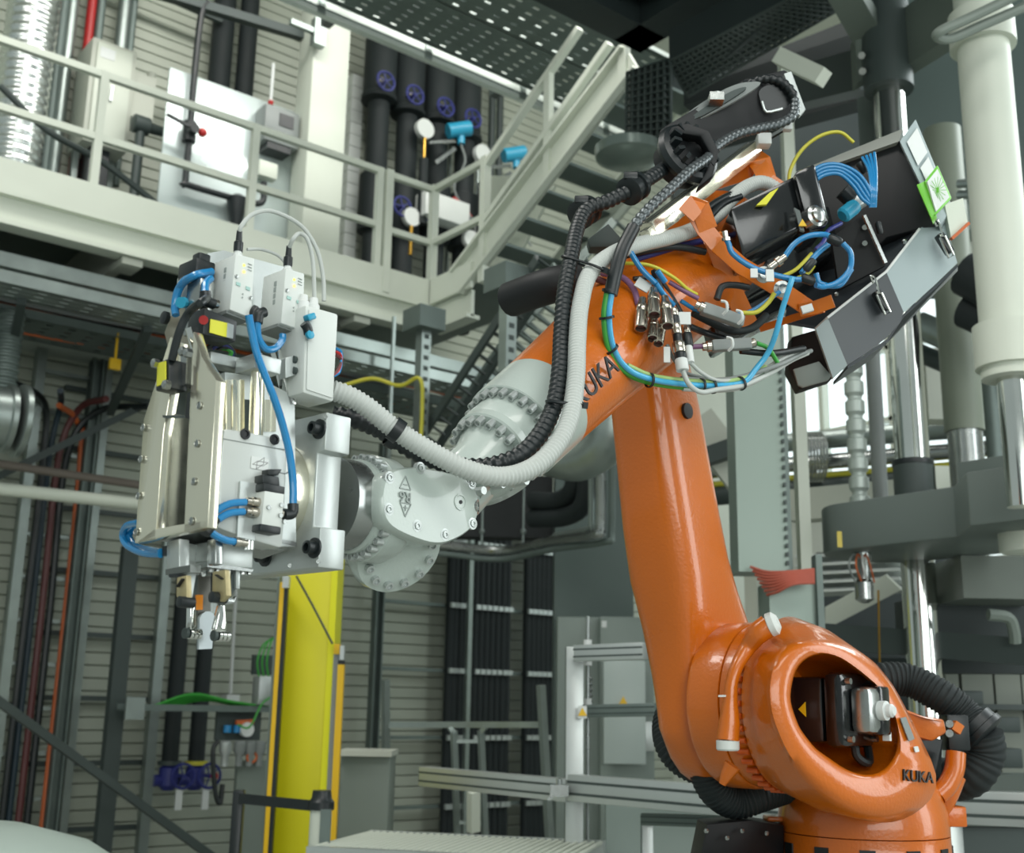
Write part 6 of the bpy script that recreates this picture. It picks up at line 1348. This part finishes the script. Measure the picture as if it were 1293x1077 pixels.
for x, y in ((316, 635), (315, 648), (349, 648)):
    d_ = AU if x < 330 else -AU; G().lathe(CFc(x, y)+AA*.015, d_, [(.006, -.012), (.008, -.01), (.008, .008), (.006, .01), (.006, .018)], 12).obj('port_fitting', NICKEL, vv)
def gh_(nm, pts, r=.0062, m_=BLUE): return gp(G().tube(pts, r, 10, 8), nm, m_)
VA = lambda x, y, a=CA+.015: AF(x, y, a)
gh_('air_hose', [VA(310, 634), VA(290, 636), VA(272, 646), VA(262, 660), VA(258, 668)]); gh_('air_hose', [VA(308, 646), VA(290, 648), VA(275, 656), VA(266, 664)])
gh_('air_hose', [VA(262, 668), VA(272, 676), VA(285, 682), VA(296, 684)])
gp(G().tube([VA(257, 672), VA(263, 664), VA(270, 654)], .012, 12, 4), 'elbow_fitting', BLACK)
gp(G().lathe(VA(296, 684), -AU, [(.008, 0), (.008, .01), (.006, .012), (.006, .024)], 12), 'push_fitting', NICKEL)
for k in range(3): gp(G().cyl(VA(311+k*4, 674, CA), VA(310+k*4, 694, CA), .004, n=8), 'manifold_pin', STEEL)
gh_('air_hose', [VA(314, 398, .15), VA(318, 420, .15), VA(324, 445, .155), VA(335, 475, .16), VA(345, 500, .165), VA(355, 530, .165), VA(365, 570, .165), VA(370, 610, .165), VA(370, 640, .165)], .0068)
gp(G().tube([VA(370, 636, .165), VA(369, 648, .165), VA(358, 650, .165)], .0095, 12, 4), 'elbow_fitting', BLACK)
gp(G().cyl(VA(356, 649, .165), VA(350, 648, .165), .007, n=10), 'port_fitting', NICKEL)
gp(G().tube([VA(348, 595), VA(360, 598), VA(366, 594)], .0012, 6, 5), 'thin_wire', GREYH)
# two white sensor controllers on top
def ctrl(px, top_a):
    (x0, y0), (x1, y1), (x2, y2), (x3, y3), (xl, yl0, yl1) = px
    A_ = .11
    q = [AF(x0, y0, A_), AF(x1, y1, A_), AF(x2, y2, A_), AF(x3, y3, A_)]
    dl = (PL(xl, yl0, GP(0, 0, 0)+AU*(q[0]-FO).dot(AU), AU)-q[0]).dot(-AA)
    o = gp(G().prism(q, -AA*max(.05, min(.12, dl))), 'sensor_controller', WHITE, bevel=.003)
    def bl(s, t): return q[0].lerp(q[1], s).lerp(q[3].lerp(q[2], s), t)+AA*.0008
    G().cyl(bl(.45, .17), bl(.45, .17)+AA*.001, .0022, n=8).obj('status_led', GLOW, o); G().cyl(bl(.47, .28), bl(.47, .28)+AA*.001, .0026, n=8).obj('status_led', GLOWO, o)
    for (s, t) in ((.25, .52), (.72, .54)): G().prism([bl(s-.1, t-.03), bl(s+.1, t-.025), bl(s+.1, t+.03), bl(s-.1, t+.025)], AA*.001).obj('symbol', mat('pale_teal_ink', (160, 196, 190), .5, 0, 0, 8), o)
    for (s, t) in ((.13, .40), (.88, .68)): G().lathe(bl(s, t), AA, [(.0035, 0), (.0035, .0015), (.002, .002)], 10).obj('screw', STEEL, o)
    for (s, t) in ((.5, .66), (.5, .72)): G().cyl(bl(s, t), bl(s, t)+AA*.001, .0015, n=6).obj('dot', INKG, o)
    for k in range(3): G().bar(bl(.65, .12+.05*k), bl(.85, .13+.05*k), .0012, .001).obj('caption_line', INKG, o)
    c = (q[0]+q[1])/2-AA*.025
    gl = G().lathe(c, UP, [(.009, -.002), (.009, .008), (.007, .01), (.007, .016)], 12).obj('gland', LABEL, o)
    G().lathe(c+UP*.014, UP, [(.008, 0), (.0085, .004), (.0085, .018), (.006, .02), (.005, .04)], 12).obj('cable_plug', BLACK, o)
    lf = q[0]-AA*.028
    for k in range(4): G().bar(lf+UP*(-.02-.012*k)+AU*.0012, lf+UP*(-.029-.012*k)+AU*.0012, .007, .001, AU).obj('faded_print', INKG, o)
    G().prism([q[3]-AA*.07+UP*.002, q[3]-AA*.01+UP*.002, q[2]-AA*.01+UP*.002, q[2]-AA*.07+UP*.002], UP*-.006).obj('base_slot', GREYH, o)
    return c
k1 = ctrl([(298, 320), (322, 326), (318, 402), (290, 391), (268, 335, 400)], 0)
k2 = ctrl([(361, 338), (385, 345), (383, 418), (355, 408), (332, 352, 415)], 0)
gh_('signal_cable', [k1+UP*.05, AF(305, 285, .09), AF(320, 270, .09), AF(345, 267, .09), AF(380, 285, .1), AF(400, 315, .11), AF(408, 350, .11), AF(409, 380, .11)], .004, WHITEH)
gh_('signal_cable', [k2+UP*.05, AF(370, 302, .1), AF(378, 295, .1), AF(388, 302, .11), AF(395, 330, .11), AF(397, 378, .11)], .004, WHITEH)
gh_('signal_cable', [AF(312, 315, .05), AF(330, 315, .05), AF(350, 322, .05), AF(362, 334, .06)], .003, WHITEH)
gp(G().prism([AF(262, 320, .0), AF(282, 316, .0), AF(370, 340, .0), AF(370, 420, .0), AF(262, 400, .0)], -AA*.012), 'carrier_plate', ALUM)
# laser sensors with yellow labels
def sensor(q, qa, label, nm='laser_sensor'):
    o = gp(G().prism(q, qa), nm, BLACK, bevel=.003); G().prism(label, -qa.normalized()*.002).obj('yellow_label', YLAB, o); return o
s1 = sensor([UF(196, 494, .03), UF(198, 458, .03), UF(213, 452, .03), UF(213, 489, .03)], -AU*.035, [UF(199, 488, .0315), UF(200, 459, .0315), UF(210, 456, .0315), UF(210, 484, .0315)])
gp(G().prism([UF(228, 448, .005), UF(236, 446, .005), UF(234, 484, .005), UF(228, 488, .005)], -AU*.02), 'sensor_bracket', STEEL)
for x, y in ((197, 459), (211, 486), (232, 444), (238, 446)): gp(G().lathe(UF(x, y, .034), AU, [(.008, -.004), (.008, .006), (.005, .008)], 6), 'hex_bolt', STEEL)
gh_('sensor_cable', [UF(217, 455, .025), UF(226, 420, .025), UF(238, 395, .02), UF(255, 381, .02), AF(262, 376)], .007, BLACK)
s2 = sensor([AF(258, 388, .12), AF(300, 405, .12), AF(298, 432, .12), AF(256, 422, .12)], -AA*.05, [AF(265, 403, .122), AF(286, 408, .122), AF(285, 426, .122), AF(264, 420, .122)])
G().prism([AF(286, 408, .122), AF(294, 411, .122), AF(293, 428, .122), AF(285, 426, .122)], AA*.003).obj('sensor_window', ALUM, s2)
G().cyl(AF(257, 404, .12), AF(257, 404, .126), .008, n=10).obj('red_lens', RED, s2)
# blue hose loop top left with valve body
gp(G().box(UF(244, 365, -.06), AU*.02, AA*.025, UP*.022), 'valve_block', ALUM, bevel=.003)
gp(G().box(UF(248, 345, -.06), AU*.02, AA*.03, UP*.018), 'valve_coil', BLACK, bevel=.004)
gp(G().box(UF(254, 331, -.06), AU*.012, AA*.012, UP*.014), 'valve_plug', BLACK, bevel=.003)
for k in range(2): gh_('air_hose', [AF(268, 343+k*2, .07), UF(245-k*8, 348+k*4, -.03), UF(228-k*3, 362+k*4, -.03), UF(221, 385, -.03), UF(222, 398, -.03)], .0068)
gh_('air_hose', [AF(266, 352, .08), AF(260, 358, .09), AF(259, 370, .1)], .0068)
gp(G().tube([AF(259, 368, .1), AF(261, 380, .1), AF(270, 384, .1)], .0095, 12, 4), 'elbow_fitting', BLACK); gp(G().cyl(AF(268, 383, .1), AF(275, 384, .1), .008, n=8), 'port_fitting', NICKEL)
gp(G().cyl(UF(232, 382, -.03), UF(228, 382, -.02), .01, n=10), 'plug_cap', CYAN)
gp(G().lathe(UF(211, 402, -.045), AU, [(.012, 0), (.012, .008), (.006, .01)], 12), 'knob', BLACK)
gp(G().box(UF(251, 390, -.05), AU*.015, AA*.022, UP*.05), 'hinge_block', STEEL, bevel=.004)
# U hose and cyan tap between the controllers
gh_('air_hose', [AF(325, 405, .12), AF(326, 425, .12), AF(335, 440, .12), AF(347, 440, .12), AF(356, 430, .12), AF(357, 422, .12)], .0065)
gp(G().tube([AF(325, 408, .12), AF(327, 397, .12), AF(334, 394, .12)], .0095, 12, 4), 'elbow_fitting', BLACK)
gp(G().tube([AF(322, 404, .11), AF(320, 396, .11), AF(324, 390, .11)], .009, 12, 4), 'elbow_fitting', BLACK)
tpv = gp(G().tube([AF(384, 408, .15), AF(388, 414, .15), AF(390, 422, .15)], .009, 12, 4), 'shutoff_tap', BLACK)
G().bar(AF(386, 402, .15), AF(396, 399, .15), .016, .012).obj('tap_lever', CYAN, tpv, bevel=.003); G().lathe(AF(390, 423, .152), AA, [(.008, 0), (.008, .006), (.005, .007)], 12).obj('tap_ring', CYAN, tpv)
# cables coil under controllers
for k in range(4): gp(G().tube([AF(262+k*6, 440, .05), AF(275+k*4, 432+k*3, .06), AF(292, 440+k*2, .06), AF(296-k*4, 455, .05), AF(280, 458-k*2, .05)], .004, 6, 6), 'coiled_lead', [BLACK, BLUED, BLACK, GREEN][k])
# lower jaw mechanism
gh_('air_hose', [UF(175, 660, -.01), UF(160, 664, -.02), UF(155, 675, -.03), UF(160, 688, -.03), UF(180, 698, -.03), UF(203, 700, -.03)], .0062)
gh_('air_hose', [UF(172, 666, -.04), UF(163, 676, -.04), UF(172, 690, -.04), UF(203, 697, -.03)], .0062)
def ub(px, m_, nm, du=0., th=.03, **k): return gp(G().prism([UF(x, y, du) for x, y in px], -AU*th), nm, m_, **k)
def abx(px, m_, nm, a=AH, th=.03, **k): return gp(G().prism([AF(x, y, a) for x, y in px], -AA*th), nm, m_, **k)
gp(G().prism([UF(205, 690, -.03), UF(214, 688, -.03), UF(214, 700, -.03), UF(205, 702, -.03)], -AU*.02), 'push_fitting', BLACK)
gp(G().prism([UF(196, 682, -.02), AF(262, 668), AF(374, 690), AF(330, 706, .02)], UP*.008), 'underside_plate', STEEL)
ub([(210, 684), (226, 680), (226, 716), (210, 720)], ALUM, 'jaw_block', -.03, .02, bevel=.002)
abx([(227, 683), (250, 688), (250, 718), (227, 717)], ALUM, 'jaw_block', .06, .03, bevel=.002)
ub([(209, 719), (240, 713), (240, 722), (209, 726)], mat('grey_steel_plate', (120, 124, 120), .3, .8, .06, 8), 'jaw_plate', -.03, .02)
abx([(264, 684), (320, 692), (319, 718), (273, 714), (261, 708)], ALUM, 'jaw_block', AH, .06, bevel=.002)
ub([(261, 682), (272, 680), (272, 712), (262, 714)], STEEL, 'jaw_block', -.06, .015, bevel=.002)
abx([(262, 709), (320, 719), (319, 722), (262, 716)], STEEL, 'jaw_plate', AH, .06)
# left finger carrier
fl1 = ub([(223, 729), (235, 726), (236, 760), (226, 762), (222, 752)], BEIGE, 'finger_carrier', -.02, .01, bevel=.002)
G().bar(UF(225, 741, -.018), UF(232, 731, -.018), .008, .002).obj('slot', INK, fl1)
ub([(213, 725), (222, 724), (222, 728), (213, 729)], BLACK, 'cap_screw', -.02, .02)
gp(G().lathe(UF(230, 760, -.015), AU, [(.009, -.02), (.009, .006), (.005, .007)], 14), 'pivot_pin', BLACK)
abx([(237, 718), (249, 720), (242, 762), (235, 762)], ALUM, 'finger_bar', .045, .012, bevel=.001)
abx([(243, 728), (250, 728), (248, 750), (241, 752)], GREYD, 'finger_gap', .04, .006)
# right finger carrier
fr1 = ub([(268, 722), (284, 719), (286, 752), (278, 760), (267, 750)], BEIGE, 'finger_carrier', -.04, .01, bevel=.002)
G().bar(UF(274, 726, -.038), UF(281, 731, -.038), .008, .002).obj('slot', INK, fr1)
gp(G().lathe(UF(271, 754, -.035), AU, [(.009, -.02), (.009, .006), (.005, .007)], 14), 'pivot_pin', BLACK)
abx([(285, 710), (304, 714), (303, 744), (298, 743), (298, 718), (292, 717), (290, 743), (284, 742)], ALUM, 'finger_bar', .08, .014, bevel=.001)
abx([(293, 722), (297, 728), (297, 744), (290, 756), (288, 752)], GREYD, 'finger_lever', .075, .008)
abx([(280, 752), (296, 756), (299, 752), (296, 762), (284, 764)], STEEL, 'finger_link', .08, .02, bevel=.002)
for x, y in ((266, 718), (275, 717), (307, 721), (315, 721)): gp(G().lathe(AF(x, y, .08), -UP, [(.005, 0), (.005, .006), (.003, .007)], 8), 'screw', STEEL)
# centre blade and rollers
gp(G().cyl(AF(254, 690, .02), AF(256, 728, .02), .014, n=16), 'centre_rod', STEEL)
abx([(250, 726), (266, 726), (266, 775), (260, 786), (250, 778)], mat('dark_gauge_steel', (104, 104, 98), .35, .6, .08, 8), 'blade_holder', .03, .02)
abx([(248, 751), (256.5, 751), (256, 770), (247, 770)], OLABEL, 'orange_label', .034, .003)
abx([(266, 760), (274, 762), (273, 775), (266, 772)], CHROME, 'blade_pin', .03, .01)
bl_ = [(252, 780), (255, 775), (260, 772), (266, 772), (270, 775), (272, 780), (271, 787), (269, 794), (268, 819), (251, 820), (252, 795)]
gp(G().prism([AF(x, y, .04) for x, y in bl_], -AA*.006), 'blade', mat('satin_blade', (176, 184, 186), .3, .7, .04, 6))
for (pts, rx, ry, s_) in (([(241, 757), (248, 758), (248, 790), (243, 795), (240, 795)], 243, 800, 1), ([(279, 764), (285, 764), (287, 790), (286, 798), (273, 798), (272, 794)], 279, 803, 1)):
    fg = abx(pts, CHROME, 'finger', .05 if rx < 260 else .085, .014, bevel=.002)
    a_ = .05 if rx < 260 else .085; c = AF(rx, ry, a_-.007)
    for k in range(3): G().lathe(c+AU*(.008-k*.008), -AU, [(.007, 0), (.0095, .001), (.0095, .006), (.007, .007)], 14).obj('roller', CHROME, fg)
    G().cyl(c+AU*.016, c+AU*.01, .009, n=12).obj('roller_cap', GREYD, fg)
